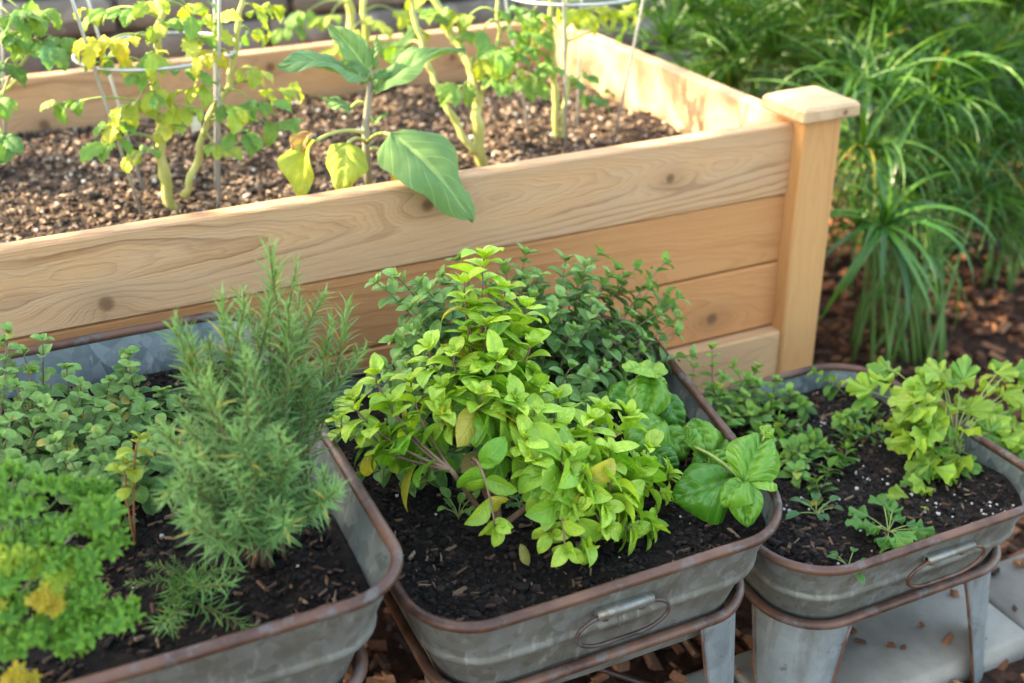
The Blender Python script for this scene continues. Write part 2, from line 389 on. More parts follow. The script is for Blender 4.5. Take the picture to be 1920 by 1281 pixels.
k3 = kx(1335, 600); m3 = wood_mat('cedar_orange_knotty', (.58, .26, .10), ORD, 'x', .03, 300, 2.4, .8, [(k3[0], k3[1] - (G - 2.5 * B), 1.5), (-.5, .02, 1)], 8.2, 0, .55)
m4 = wood_mat('cedar_pale', (.62, .37, .19), (.40, .19, .075), 'x', .1, 160, 1.8, .8, [], 2.2, 0, .4)
my = wood_mat('cedar_end_board', (.52, .34, .19), (.32, .17, .075), 'y', .02, 260, 2.3, .8, [(.2, .0, 1)], 6.2, .3, .45)
mz = wood_mat('cedar_post', (.57, .295, .115), (.40, .175, .06), 'z', .01, 500, 1.5, .8, [], 3.4, 0, .45)
mcap = wood_mat('cedar_cap', (.60, .40, .23), (.42, .23, .105), 'x', .02, 600, 3.0, .8, [(.03, .012, .7)], 9.4, .25, .5)
for i, (mt, tz) in enumerate(((top_m, 0), (m2, .0022), (m3, .0022), (m4, .002), (m2, .002))):
    y0 = (0, .006, .004, -.024, .004)[i]
    board('front_board', bed, (BX0, y0, G - B * (i + 1) + .0015), (.004, y0 + .036, G - B * i - tz), mt)
for i in range(5):
    board('back_board', bed, (BX0, 1.046, G - B * (i + 1) + .0015), (.012, 1.082, G - B * i - .002), top_m if i == 0 else m2)
    board('end_board', bed, (.014, .06, G - B * (i + 1) + .0015), (.05, 1.075, G - B * i - .002), my)
for i in range(5): board('end_board', bed, (BX0 - .038, .0, G - B * (i + 1) + .0015), (BX0 - .002, 1.08, G - B * i - .002), my)
post = board('corner_post', bed, (.002, -.031, -.02), (.089, .0565, G + .012), mz, .004)
capb = MB(); x0, x1, y0, y1 = -.019, .110, -.052, .078; z0 = G + .0125
ringsz = [(z0, .003), (z0 + .004, 0), (z0 + .022, 0), (z0 + .028, .005), (z0 + .040, .036)]
vs_ = []
for z, i in ringsz:
    vs_ += [(x0+i+.003,y0+i,z),(x1-i-.003,y0+i,z),(x1-i,y0+i+.003,z),(x1-i,y1-i-.003,z),(x1-i-.003,y1-i,z),(x0+i+.003,y1-i,z),(x0+i,y1-i-.003,z),(x0+i,y0+i+.003,z)]
fs = [tuple(range(7,-1,-1)), tuple(32 + i for i in range(8))] + [(q*8+i, q*8+(i+1)%8, q*8+8+(i+1)%8, q*8+8+i) for q in range(4) for i in range(8)]
capb.add(vs_, fs); capb.build('post_cap', mcap, bed, smooth=False, origin=(.045, .013, z0))
board('corner_post', bed, (.051, 1.0, -.02), (.135, 1.085, G - .004), mz, .004)

BZ = G - .125
def bz(x, y): return BZ + .016 * noise.noise((x * 5, y * 5, 1)) + .010 * noise.noise((x * 14, y * 14, 2)) + .006 * noise.noise((x * 40, y * 40, 4))
grid_sheet('bed_soil', BX0, .013, .037, 1.045, 200, 100, bz, M['bedsoil'], 'dappled brown soil filling the raised bed', 'soil', 'stuff')
rr = random.Random(5); mb = MB()
BEDP = [(.07,.045,.03), (.13,.085,.058), (.21,.145,.10), (.035,.023,.017), (.29,.21,.15), (.09,.052,.033)]
for i in range(16000):
    x = rr.uniform(-1.75, .0); y = rr.uniform(.05, 1.035); z = bz(x, y) + rr.uniform(-.002, .006)
    if rr.random() < .5:
        s = rr.uniform(.0015, .007); lump(mb, (x, y, z), s * rr.uniform(1, 1.8), s, s * .6, rr.uniform(0, 6), rr.gauss(0, .3), pick(rr, BEDP), rr)
    else:
        l = rr.uniform(.002, .010); chip(mb, (x, y, z + .002), l, l * rr.uniform(.2, .55), .0025, rr.uniform(0, 6.3), rr.gauss(0, .3), rr.gauss(0, .3), pick(rr, BEDP), rr)
for i in range(260):
    x = rr.uniform(-1.75, .0); y = rr.uniform(.05, 1.035); s = rr.uniform(.002, .005)
    lump(mb, (x, y, bz(x, y) + .006), s, s, s, 0, 0, (.7, .68, .62, 1), rr)
tag(mb.build('soil_crumbs', M['bits'], smooth=False, colors=True), 'wood crumbs and white specks scattered over the raised bed soil', 'soil', kind='stuff')

# ------------------------------------------------------------------ tubs on stands
def rrect(cx, cy, hw, hl, r, z, nc=9, ns=8):
    pts = []
    cs = [(cx + hw - r, cy - hl + r, -90), (cx + hw - r, cy + hl - r, 0), (cx - hw + r, cy + hl - r, 90), (cx - hw + r, cy - hl + r, 180)]
    for i, (x, y, a0) in enumerate(cs):
        for k in range(nc + 1):
            a = math.radians(a0 + 90 * k / nc); pts.append(Vector((x + r * math.cos(a), y + r * math.sin(a), z)))
        x2, y2, a2 = cs[(i + 1) % 4]; a = math.radians(a0 + 90)
        p = pts[-1]; q = Vector((x2 + r * math.cos(a), y2 + r * math.sin(a), z))
        for k in range(1, ns): pts.append(p.lerp(q, k / ns))
    return pts
def loft(mb, loops, flip=False):
    n = len(loops[0]); vs_ = sum(loops, []); fs = []
    for j in range(len(loops) - 1):
        for i in range(n):
            a, b, c, d = j*n+i, j*n+(i+1) % n, (j+1)*n+(i+1) % n, (j+1)*n+i
            fs.append((a, b, c, d) if flip else (d, c, b, a))
    mb.add(vs_, fs)
def dent(p, k=.0014): return Vector((p.x + k * noise.noise((p.x * 9, p.y * 9, p.z * 9)), p.y + k * noise.noise((p.x * 9 + 5, p.y * 9, p.z * 9)), p.z))
def tub(x0, x1, y0, y1, rim, cr, inset, depth, ring_drop, label, slabel, soil_drop, handle_x, leg_w, seed, skew=0.0, shear=0.0):
    def wf(p): return Vector((p[0] + min(1, max(0, (p[0] - x0) / (x1 - x0))) * shear * (p[1] + .37), p[1], p[2]))
    class WMB(MB):
        def build(s, *a, **k): s.v = [tuple(wf(p)) for p in s.v]; return MB.build(s, *a, **k)
    cx, cy, hw, hl = (x0+x1)/2, (y0+y1)/2, (x1-x0)/2, (y1-y0)/2
    t = empty('wash_tub', (cx, cy, rim - depth), label, 'planter', 'galvanised tubs on stands')
    tap = lambda d: inset * d / ring_drop
    def loop(d, off=0):
        i = tap(d) - off; k = skew * d / ring_drop
        return [dent(p) for p in rrect(cx - k, cy, hw - i - k, hl - i, max(cr - i * .35, .03), rim - d)]
    bd = ring_drop * .55
    prof = [(0, 0), (.006, .0), (bd*.5, 0), (bd - .012, 0), (bd - .008, .0015), (bd - .004, .0040), (bd, .0050), (bd + .004, .0040), (bd + .008, -.001), (bd + .012, -.003), (ring_drop, -.003), (depth, -.003)]
    mb = WMB(); loft(mb, [loop(d, o) for d, o in prof]); 
    base = loop(depth, -.003); n0 = len(mb.v); mb.add(base, [tuple(range(len(base)))])
    mb.build('body', M['galv'], t)
    mb = WMB(); loft(mb, [loop(d, o - .002) for d, o in prof[:-1]], True); mb.build('lining', M['galvin'], t)
    mb = WMB(); mb.tube([p + Vector((0, 0, .0015 * noise.noise((p.x * 7, p.y * 7, seed)))) for p in rrect(cx, cy, hw, hl, cr, rim, 12, 10)], .0070, 10, closed=True); mb.build('rolled_rim', M['rust'], t)
    if handle_x is not None:
        zt = rim - ring_drop * .27; yf = y0 + tap(ring_drop * .27) - .004
        wl = .046
        br = WMB(); br.tube([(handle_x - wl, yf - .006, zt), (handle_x + wl * .9, yf - .006, zt)], .0062, 10)
        br.box((handle_x - wl, yf - .006, zt - .011), (handle_x + wl * .9, yf + .004, zt + .004), .001)
        hd = br.build('handle_bracket', M['galv'], t)
        wm = WMB(); pts = []; hh = .027; hw2 = .055
        for k in range(40):
            a = 2 * math.pi * k / 40; ca, sa = math.cos(a), math.sin(a)
            px = hw2 * (1 if ca > 0 else -1) * (abs(ca) > .02) * .45 + ca * hw2 * .88
            pts.append((handle_x - .003 + px, yf - .008 + .018 * (1 - sa) * .5 * .5, zt - hh + hh * sa))
        wm.tube(pts, .0029, 7, closed=True); wm.build('handle_wire', M['rustdark'] if seed == 1 else M['rust'], hd)
        for s in (-.7, .55):
            rv = WMB(); lump(rv, (handle_x + wl * s, yf - .001, zt - .014), .006, .004, .0045, 0, 0, None, random.Random(1)); rv.build('rivet', M['rust'], hd)
        wd = WMB(); q = random.Random(8)
        wd.tube([(handle_x + .004 * math.sin(k * 1.3), y0 + tap(ring_drop * (.3 + .06 * k)) - .0012, rim - ring_drop * (.3 + .06 * k)) for k in range(7)], [.0015 + .0025 * abs(math.sin(k * 2.1)) for k in range(7)], 6); wd.build('solder_drip', M['galv'], t)
    # stand
    s = empty('tub_stand', (cx, cy, 0), slabel, 'stand', 'legged stands under the tubs')
    i = tap(ring_drop) - .009; zr = rim - ring_drop; cx0, hw0 = cx, hw; cx, hw = cx - skew, hw - skew; rw, rl, rc = hw - i, hl - i, max(cr - i * .35, .05)
    mb = WMB(); mb.tube(rrect(cx, cy, rw, rl, rc, zr, 10, 8), .0075, 9, closed=True); mb.build('ring', M['rust'], s)
    for (sx, sy, a0) in ((1, -1, -90), (1, 1, 0), (-1, 1, 90), (-1, -1, 180)):
        mb = WMB(); loops = []
        for k in range(7):
            f = k / 6; z = zr - .003 - (zr - .0) * f; wfr = 1 - .35 * f; ext = leg_w * wfr
            ox, oy = cx + sx * (rw - rc - .004 + .012 * f), cy + sy * (rl - rc - .004 + .012 * f)
            row = []
            r_ = rc * (1 - .25 * f)
            mid_a = a0 + 45; half = 45 + 18 * (1 - f) - 6
            A = [mid_a - half + 2 * half * q / 14 for q in range(15)]
            outer = [Vector((ox + sx * (rc - r_) + r_ * math.cos(math.radians(a)), oy + sy * (rc - r_) + r_ * math.sin(math.radians(a)), z)) for a in A]
            inner = [Vector((ox + sx * (rc - r_) + (r_ - .003) * math.cos(math.radians(a)), oy + sy * (rc - r_) + (r_ - .003) * math.sin(math.radians(a)), z)) for a in reversed(A)]
            loops.append(outer + inner)
        loft(mb, loops); lg = mb.build('leg', M['galvleg'], s)
        for e in (0, 14):
            eb = WMB(); eb.tube([l[e] for l in loops], .0025, 6); eb.build('rolled_edge', M['rust'], lg)
    for a in ((-1, -1, 1, 1), (-1, 1, 1, -1)):
        mb = WMB(); mb.tube([(cx + a[0] * (rw - .03), cy + a[1] * (rl - .03), .17), (cx + a[2] * (rw - .03), cy + a[3] * (rl - .03), .17 if a[1] < 0 else .182)], .0045, 7); mb.build('cross_brace', M['rustdark'], s)
    # soil
    cx = cx0 - skew * soil_drop / ring_drop; hw = hw0 - skew * soil_drop / ring_drop
    sz = rim - soil_drop; ii = tap(soil_drop) + .004
    def zf(x, y): return sz + .010 * noise.noise((x * 11, y * 11, seed)) + .007 * noise.noise((x * 27, y * 27, seed + 3)) + .004 * noise.noise((x * 70, y * 70, seed + 5))
    mb = WMB(); lp = rrect(cx, cy, hw - ii, hl - ii, max(cr - ii * .3, .03), sz); K = 34; vs_ = []; fs = []; nl = len(lp)
    for k in range(K + 1):
        f = (k + .02) / (K + .02)
        for p in lp: q = Vector((cx + (p.x - cx) * f, cy + (p.y - cy) * f, 0)); vs_.append((q.x, q.y, zf(q.x, q.y)))
    for k in range(K):
        for i2 in range(nl): j2 = (i2 + 1) % nl; fs.append((k*nl+i2, (k+1)*nl+i2, (k+1)*nl+j2, k*nl+j2))
    mb.add(vs_, fs)
    return t, s, mb, zf, (cx, cy, hw - ii, hl - ii, cr, wf)
SOILP = [(.010,.007,.005), (.018,.012,.009), (.006,.004,.0035), (.03,.02,.014), (.014,.009,.007)]
def fill_soil(mb, zf, box_, seed, label, clabel, wood=.06, perl=.02, count=7500, big=1.0):
    tag(mb.build('potting_soil', M['soil']), label, 'soil', kind='stuff')
    rr = random.Random(seed); cx, cy, hw, hl, cr, wf = box_; b = MB()
    for i in range(count):
        x = cx + rr.uniform(-hw, hw) * .965; y = cy + rr.uniform(-hl, hl) * .965; z = zf(x, y)
        dx, dy = max(0, abs(x - cx) - hw + cr), max(0, abs(y - cy) - hl + cr)
        if dx * dx + dy * dy > (cr - .008) ** 2: continue
        x = wf((x, y, z)).x; u = rr.random()
        if u < perl * 2.2 * max(0, min(1, .5 + 2 * noise.noise((x * 9, y * 9, seed)))): s = rr.uniform(.0010, .0030) * big; lump(b, (x, y, z + s * .5), s, s, s, 0, 0, (.5, .48, .43, 1), rr)
        elif u < perl + wood:
            l = rr.uniform(.003, .011); chip(b, (x, y, z + .002), l, l * rr.uniform(.1, .35), .0014, rr.uniform(0, 6.3), rr.gauss(0, .3), rr.gauss(0, .4), pick(rr, [(.14,.075,.04), (.075,.04,.025), (.2,.13,.08), (.10,.055,.04)]), rr)
        else: s = rr.uniform(.001, .0042) * (1 if rr.random() < .94 else 1.9); lump(b, (x, y, z + s * .2), s * rr.uniform(.8, 1.6), s, s * .8, rr.uniform(0, 6), rr.gauss(0, .4), pick(rr, SOILP), rr)
    tag(b.build('soil_crumbs', M['bits'], smooth=False, colors=True), clabel, 'soil', kind='stuff')

T1 = tub(-1.72, -1.05, -.785, -.045, G - .14, .075, .05, .2, .155, 'largest galvanised tub with rusty rolled rim, cut off at the lower left', 'tallest stand, mostly hidden below the large left tub', .062, -1.4, .05, 0)
T2 = tub(-1.03, -.455, -.757, -.125, G - .25, .092, .045, .19, .142, 'middle galvanised tub with rusty rim and wire handle on its front', 'grey metal stand with rusty ring under the middle tub', .034, -.742, .05, 1, 0, .19)
T3 = tub(-.475, .028, -.708, -.212, G - .40, .10, .040, .17, .13, 'smallest galvanised tub with rusty rim, at the right', 'low grey metal stand with rusty ring under the small right tub', .032, -.195, .06, 2)
fill_soil(T1[2], T1[3], T1[4], 21, 'dark potting soil in the large left tub', 'soil crumbs and wood bits in the large left tub', .10, .007)
fill_soil(T2[2], T2[3], T2[4], 22, 'dark potting soil in the middle tub', 'soil crumbs and pale specks in the middle tub', .05, .006, 8500)
fill_soil(T3[2], T3[3], T3[4], 23, 'dark potting soil in the small right tub', 'soil crumbs and white perlite in the small right tub', .05, .035, 6500, 1.15)
Z1, Z2, Z3 = G - .20, G - .285, G - .432

# ------------------------------------------------------------------ leaves
def prof(kind):
    if kind == 'ovate':   return lambda t: .295 * (math.sin(math.pi * min(1, t ** .86)) ** .82) + .004
    if kind == 'round':   return lambda t: .40 * math.sqrt(max(0, 1 - (2 * t - 1) ** 2)) * (1.0 - .18 * t) + .004
    if kind == 'lance':   return lambda t: .20 * (math.sin(math.pi * t ** .8)) + .004
    if kind == 'basil':   return lambda t: .42 * (math.sin(math.pi * t ** .78) ** .72) + .004
    if kind == 'egg':     return lambda t: .40 * (math.sin(math.pi * t ** .60) ** .85) * (1 - .45 * max(0, t - .55)) * (1 + .085 * math.sin(t * 15 + 1)) + .003
    if kind == 'ribbon':  return lambda t: .023 * min(1, t * 9 + .3) * (1 - t ** 3.5) + .001
def leaf(name, kind, nu=4, nv=8, fold=.25, curl=.6, cup=0.0, wave=.0, wf=9., twist=0., puff=0.0, nveins=6, teeth=0.0, tn=7, seed=0, petiole=0.0):
    """unit length leaf: base at origin, along +Y, face up +Z, midrib at u=0"""
    r = random.Random(seed); P = prof(kind); vs_ = []; uv = []; fs = []
    ph = r.uniform(0, 6); y = z = 0.0; th = curl * .35; ss = r.uniform(-.06, .06)
    for j in range(nv + 1):
        t = j / nv
        if j: th -= curl * 1.35 / nv; y += math.cos(th) / nv; z += math.sin(th) / nv
        w_ = P(t); 
        if teeth: w_ *= 1 + teeth * (((t * tn) % 1.0) - .5)
        tw = twist * t
        for i in range(nu + 1):
            u = 2 * i / nu - 1; x = u * w_; au = abs(u)
            h = fold * abs(x) - cup * (u * u) * w_ + wave * au * au * math.sin(t * wf + ph + (1.7 if u < 0 else 0)) * .3
            if puff: h += puff * math.sin(math.pi * min(1, au * 1.05)) * (0.75 + .4 * abs(math.sin(math.pi * (t * nveins - au * .9)))) * math.sin(math.pi * min(1, t + .03)) ** .6 * .3
            if puff > .2: h += .022 * noise.noise((x * 9, t * 9, seed)) * au
            cx, sx = math.cos(tw), math.sin(tw); x2, h2 = x * cx - h * sx, x * sx + h * cx
            vs_.append((x2 + ss * math.sin(math.pi * t), y - math.sin(th) * h2, z + math.cos(th) * h2)); uv.append((i / nu, t))
    for j in range(nv):
        for i in range(nu): a = j * (nu + 1) + i; fs.append((a, a + 1, a + nu + 2, a + nu + 1))
    mb = MB(); mb.add(vs_, fs, None, uv)
    if petiole: mb.tube([(0, -petiole, -petiole * .2), (0, -petiole * .4, -.02), (0, .06, .004)], .018, 5)
    return mb.mesh(name, True, False, True)
def fan_leaf(name, seed=0, lobes=3, teeth=4, ruffle=.12, petiole=.5):
    """coriander / tomato style leaflet: scalloped fan of lobes"""
    r = random.Random(seed); vs_ = [(0, 0, 0)]; uv = [(.5, 0)]; fs = []; N = lobes * teeth * 4; rings = 4
    for k in range(N + 1):
        f = k / N; a = math.radians(-125 + 250 * f)
        lob = .62 + .38 * abs(math.sin(math.pi * lobes * f)) ** .55; tt = .88 + .12 * abs(math.sin(math.pi * lobes * teeth * f)) ** .7
        R = .55 * lob * tt * (1 + .18 * math.cos(a))
        for j in range(1, rings + 1):
            q = j / rings; z = ruffle * q * q * math.sin(a * 5 + seed) * .6 - .10 * q * q + .05 * math.sin(math.pi * lobes * f) * q
            vs_.append((R * q * math.sin(a), .42 + R * q * math.cos(a) - .42 * (1 - q), z)); uv.append((.5 + .5 * q * math.sin(a * .9), .5 + .5 * q * math.cos(a)))
    for k in range(N):
        a, b = 1 + k * rings, 1 + (k + 1) * rings; fs.append((0, b, a))
        for j in range(rings - 1): fs.append((a + j, b + j, b + j + 1, a + j + 1))
    mb = MB(); mb.add(vs_, fs, None, uv); return mb.mesh(name, True, False, True)

def frame(pos, d, up, s, sx=1.0):
    d = Vector(d).normalized(); x = d.cross(Vector(up))
    if x.length < 1e-4: x = d.orthogonal()
    x.normalize(); z = x.cross(d)
    return Matrix(((x.x*s*sx, d.x*s, z.x*s, pos[0]), (x.y*s*sx, d.y*s, z.y*s, pos[1]), (x.z*s*sx, d.z*s, z.z*s, pos[2]), (0, 0, 0, 1)))
def jit(c, r, a=.15):
    k = 1 + r.uniform(-a, a); h = r.uniform(-a, a) * .5
    return (max(0, c[0] * k * (1 + h)), max(0, c[1] * k), max(0, c[2] * k * (1 - h)), 1)
def lerp3(a, b, t): return tuple(x + (y - x) * t for x, y in zip(a, b))

class Plant:
    def __init__(s, name, base, label, cat, mats, stemmat, group=None, seed=1, part='leaf', limit=300):
        s.e = empty(name, base, label, cat, group); s.base = Vector(base); s.lv = []; s.mats = mats; s.sm = stemmat; s.r = random.Random(seed); s.part = part; s.limit = limit
    def stem(s, pts, rad, seg=6, mat=None, name='stem'):
        mb = MB(); mb.tube(pts, rad, seg); return mb.build(name, mat or s.sm, s.e)
    def leaf(s, me, pos, d, up, size, color, sx=1.0): s.lv.append((me, frame(pos, d, up, size, sx), color, size))
    def done(s):
        s.lv.sort(key=lambda l: -l[3] / max(.05, (l[1].translation - CAM).length))
        inv = Matrix.Translation(-s.base); rest = MB()
        for k, (me, m, c, _) in enumerate(s.lv):
            if k < s.limit:
                o = bpy.data.objects.new(s.part, me); o.parent = s.e; o.matrix_basis = inv @ m; o.color = c
                if not me.materials: me.materials.append(s.mats[0])
                col.objects.link(o)
            else:
                uvl = me.uv_layers[0].data; vuv = [(0, 0)] * len(me.vertices)
                for lp in me.loops: vuv[lp.vertex_index] = tuple(uvl[lp.index].uv)
                rest.add([m @ v.co for v in me.vertices], [tuple(p.vertices) for p in me.polygons], c, vuv)
        if rest.v:
            tag(rest.build('foliage', s.mats[1], s.e, True, True, True), kind='stuff')
        return s.e

def bez(a, b, c, n=12):
    a, b, c = Vector(a), Vector(b), Vector(c); return [a.lerp(b, t).lerp(b.lerp(c, t), t) for t in [i / (n - 1) for i in range(n)]]
def shoot(pl, pts, n, l0, l1, meshes, colf, spread=(75, 40), start=.35, rad=(.002, .0011), droop=.25, tips=4, az0=None, gap=None, stemname='stem', axil=0.0, az_step=90, pair=2, mat=None):
    r = pl.r; N = len(pts); pl.stem(pts, [rad[0] + (rad[1] - rad[0]) * i / (N - 1) for i in range(N)], 6, mat, stemname)
    az = r.uniform(0, 6.28) if az0 is None else az0
    for i in range(n + 1):
        f = i / n; t = start + (1 - start) * (f ** .85); k = min(N - 2, int(t * (N - 1))); p = pts[k].lerp(pts[k + 1], t * (N - 1) - k)
        tg = (pts[min(N - 1, k + 2)] - pts[max(0, k - 1)]).normalized(); a = tg.orthogonal().normalized(); b = tg.cross(a)
        sp = math.radians(spread[0] + (spread[1] - spread[0]) * f); az += math.radians(az_step) + r.uniform(-.25, .25)
        for q in range(pair):
            an = az + q * 2 * math.pi / pair + r.uniform(-.2, .2); s_ = sp + r.uniform(-.2, .2)
            out = a * math.cos(an) + b * math.sin(an); d = tg * math.cos(s_) + out * math.sin(s_); d = d + Vector((0, 0, -droop * (1 - f * .7) * r.uniform(.3, 1.3)))
            up = tg * .9 + Vector((0, 0, .9)) - out * .25; sz = (l0 + (l1 - l0) * f ** 1.2) * r.uniform(.75, 1.2)
            pl.leaf(r.choice(meshes), p + out * rad[1], d, up, sz, colf(f, r))
            if axil and r.random() < axil:
                d2 = tg * .8 + out * .6; pl.leaf(r.choice(meshes), p + out * .003, d2, up, sz * .45, colf(min(1, f + .3), r))
    tg = (pts[-1] - pts[-3]).normalized(); a = tg.orthogonal().normalized(); b = tg.cross(a)
    for q in range(tips):
        an = az + q * 2 * math.pi / max(1, tips); out = a * math.cos(an) + b * math.sin(an)
        pl.leaf(r.choice(meshes), pts[-1], tg * .9 + out * r.uniform(.35, .7), tg * .3 - out, l1 * r.uniform(.45, .75), colf(1.1, r))

# ------------------------------------------------------------------ golden basil bush (middle tub, front)
GB = [leaf('bush_basil_leaf_%d' % i, 'ovate', 4, 8, f, c, cu, wv, 8, tw, .10, 6, .0, 7, i) for i, (f, c, cu, wv, tw) in enumerate(
    [(.30, .7, .15, .05, 0), (.45, .95, .1, .07, .2), (.15, .5, .3, .05, -.2), (.35, 1.2, .15, .08, .1), (.5, .4, 0, .06, -.3)])]
MB_G = lm_pair('bush_basil_leaf', veins=6, vein_amt=.28, rough=.38, trans=.38, spec=.5, pucker=.5)
MS_W = stem_mat('woody_stem', (.14, .075, .045), (.26, .16, .10)); MS_G = stem_mat('green_stem', (.20, .27, .07), (.30, .34, .10)); MS_P = stem_mat('purple_brown_stem', (.14, .09, .065), (.20, .17, .09))
gbase = atz(930, 985, Z2)
P = Plant('bush_basil', gbase, 'lime green bushy basil with woody stems, front of the middle tub', 'basil', MB_G, MS_W, seed=4)
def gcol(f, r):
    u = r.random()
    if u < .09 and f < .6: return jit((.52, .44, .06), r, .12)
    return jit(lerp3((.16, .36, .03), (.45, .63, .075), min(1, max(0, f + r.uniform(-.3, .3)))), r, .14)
GT = [  # tip pixel x, y, depth plane Y, leaf size, nodes
    (905, 500, -.40, .036, 5), (870, 545, -.42, .034, 3), (945, 560, -.42, .035, 4), (910, 625, -.46, .036, 4), (985, 590, -.42, .036, 4), (850, 680, -.47, .034, 4), (805, 670, -.45, .032, 4),
    (990, 665, -.47, .038, 4), (930, 690, -.50, .036, 4), (705, 715, -.46, .031, 4), (665, 765, -.48, .030, 4), (735, 770, -.49, .033, 4), (700, 820, -.50, .033, 3), (770, 730, -.44, .030, 3),
    (830, 790, -.52, .033, 3), (900, 755, -.53, .036, 4), (965, 770, -.54, .036, 4), (1040, 760, -.52, .034, 4), (1020, 820, -.57, .034, 4),
    (1105, 800, -.58, .034, 4), (1175, 790, -.57, .032, 4), (1065, 860, -.62, .034, 4), (1140, 860, -.62, .034, 5), (1210, 855, -.60, .033, 4), (1090, 930, -.655, .034, 5), (1165, 935, -.65, .034, 5), (1235, 935, -.62, .032, 4),
    (1030, 930, -.64, .036, 4), (1180, 1000, -.665, .033, 4), (1095, 1030, -.685, .033, 4), (930, 995, -.635, .030, 3), (1250, 900, -.58, .030, 3), (1125, 780, -.53, .032, 3), (1030, 1010, -.66, .03, 3),
    (985, 835, -.585, .034, 4), (1050, 815, -.575, .034, 4), (1000, 785, -.555, .034, 4), (1130, 960, -.67, .034, 4), (1060, 1040, -.69, .03, 3), (1215, 1000, -.66, .03, 3), (1080, 905, -.64, .034, 4), (880, 720, -.49, .036, 4), (1000, 740, -.5, .036, 4), (1000, 880, -.61, .034, 3), (1130, 995, -.68, .033, 4), (1210, 980, -.65, .032, 3), (1100, 860, -.6, .034, 3), (1190, 900, -.62, .033, 3), (830, 740, -.49, .034, 4), (1070, 960, -.66, .034, 3), (640, 800, -.47, .028, 3), (960, 620, -.43, .036, 4), (880, 590, -.42, .036, 4)]
forks = [at(885, 862, -.57), at(845, 880, -.575), at(1040, 900, -.62), at(935, 845, -.56), at(900, 760, -.52)]
for i, fk in enumerate(forks):
    b0 = gbase + Vector((.012 * math.cos(i * 1.7), .012 * math.sin(i * 1.7), -.01))
    P.stem(bez(b0, b0.lerp(fk, .5) + Vector((U(-.012, .012), U(-.01, .01), -.006)), fk, 9), [.0046 - .0015 * k / 8 for k in range(9)], 7, MS_W, 'woody_stem')
for (px, py, Y, sz, nn) in GT:
    tip = at(px, py, Y); fk = min(forks, key=lambda q: (q - tip).length)
    if px > 1000: fk = forks[2]
    elif px < 790: fk = forks[1]
    dr = (tip - fk); side = Vector((dr.x, dr.y, 0)) * .35
    mid_ = fk.lerp(tip, .5) + side * .5 + Vector((0, 0, -.02))
    if py > 900: mid_ = fk.lerp(tip, .5) + Vector((0, 0, .06))
    pts = bez(fk, mid_, tip + Vector((0, 0, .0)), 12); end = tip + Vector((0, -.004, .012)); pts.append(end)
    L = sum((pts[k+1] - pts[k]).length for k in range(12)); st = max(.15, 1 - (.028 + .019 * nn) / L)
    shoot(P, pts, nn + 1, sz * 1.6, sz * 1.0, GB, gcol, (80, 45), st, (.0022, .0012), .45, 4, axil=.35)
P.leaf(GB[1], at(905, 858, -.52), (-.6, -.3, .1), (0, -.5, 1), .04, (.55, .40, .16, 1)); P.leaf(GB[2], at(975, 1020, -.63), (.2, -.3, -.5), (.5, -.7, .3), .032, (.52, .44, .14, 1))
P.leaf(GB[0], at(690, 850, -.49), (-.1, -.2, -.8), (0, -1, .2), .036, (.60, .50, .05, 1)); P.leaf(GB[3], at(865, 800, -.5), (.3, -.2, -.8), (0, -1, .2), .036, (.58, .50, .06, 1))
P.done()

# ------------------------------------------------------------------ oregano bush (middle tub, back)
OR = [leaf('oregano_leaf_%d' % i, 'ovate', 4, 6, f, c, cu, .04, 7, tw, .06, 5, 0, 7, i + 20) for i, (f, c, cu, tw) in enumerate([(.35, .8, .1, 0), (.5, .5, 0, .2), (.2, 1.1, .2, -.2), (.4, .3, .1, .1)])]
MO = lm_pair('oregano_leaf', veins=5, vein_amt=.2, rough=.55, trans=.28, spec=.35, pucker=.3, edge=((.24, .34, .16), .35))
ob = Vector((-.67, -.28, Z2)); P = Plant('oregano_bush', ob, 'grey green oregano bush at the back of the middle tub', 'oregano', MO, MS_P, seed=9)
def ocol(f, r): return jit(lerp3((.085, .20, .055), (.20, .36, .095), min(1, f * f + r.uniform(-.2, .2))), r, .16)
rr = random.Random(31)
OT = [(745, 520, -.24), (790, 535, -.26), (860, 490, -.2), (985, 478, -.2), (1010, 520, -.24), (1060, 490, -.22), (1120, 478, -.18), (1140, 520, -.24), (1190, 505, -.2), (1245, 495, -.22), (1270, 560, -.26), (1230, 590, -.3),
      (1265, 625, -.3), (1180, 590, -.3), (1110, 560, -.29), (1050, 560, -.29), (1075, 620, -.33), (1150, 640, -.34), (1000, 560, -.27), (770, 580, -.3), (820, 570, -.28), (740, 640, -.33), (790, 620, -.33), (725, 690, -.36), (765, 690, -.38),
      (1200, 660, -.34), (1130, 690, -.38), (1070, 690, -.39), (1250, 680, -.31), (1190, 720, -.38), (1090, 750, -.42), (830, 520, -.22), (905, 520, -.22), (945, 500, -.2), (1130, 760, -.42), (680, 800, -.40), (720, 850, -.43), (800, 860, -.44), (1215, 545, -.25), (1090, 520, -.25)]
OT = OT + [(px + rr.uniform(-38, 38), py + rr.uniform(5, 60), Y + rr.uniform(-.04, .03)) for px, py, Y in OT]
for (px, py, Y) in OT:
    tip = at(px, py, Y); b0 = Vector((tip.x * .55 + ob.x * .45 + rr.uniform(-.03, .03), min(-.16, tip.y * .6 + ob.y * .4 + rr.uniform(-.03, .03)), Z2))
    d = tip - b0; pts = bez(b0, b0 + Vector((d.x * .25, d.y * .25, max(.04, d.z * .65))), tip, 12)
    L = max(.08, d.length); nn = 6 if L > .14 else 4; st = max(.2, 1 - .12 / L)
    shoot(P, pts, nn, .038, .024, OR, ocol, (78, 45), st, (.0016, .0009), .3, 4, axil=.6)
P.done()

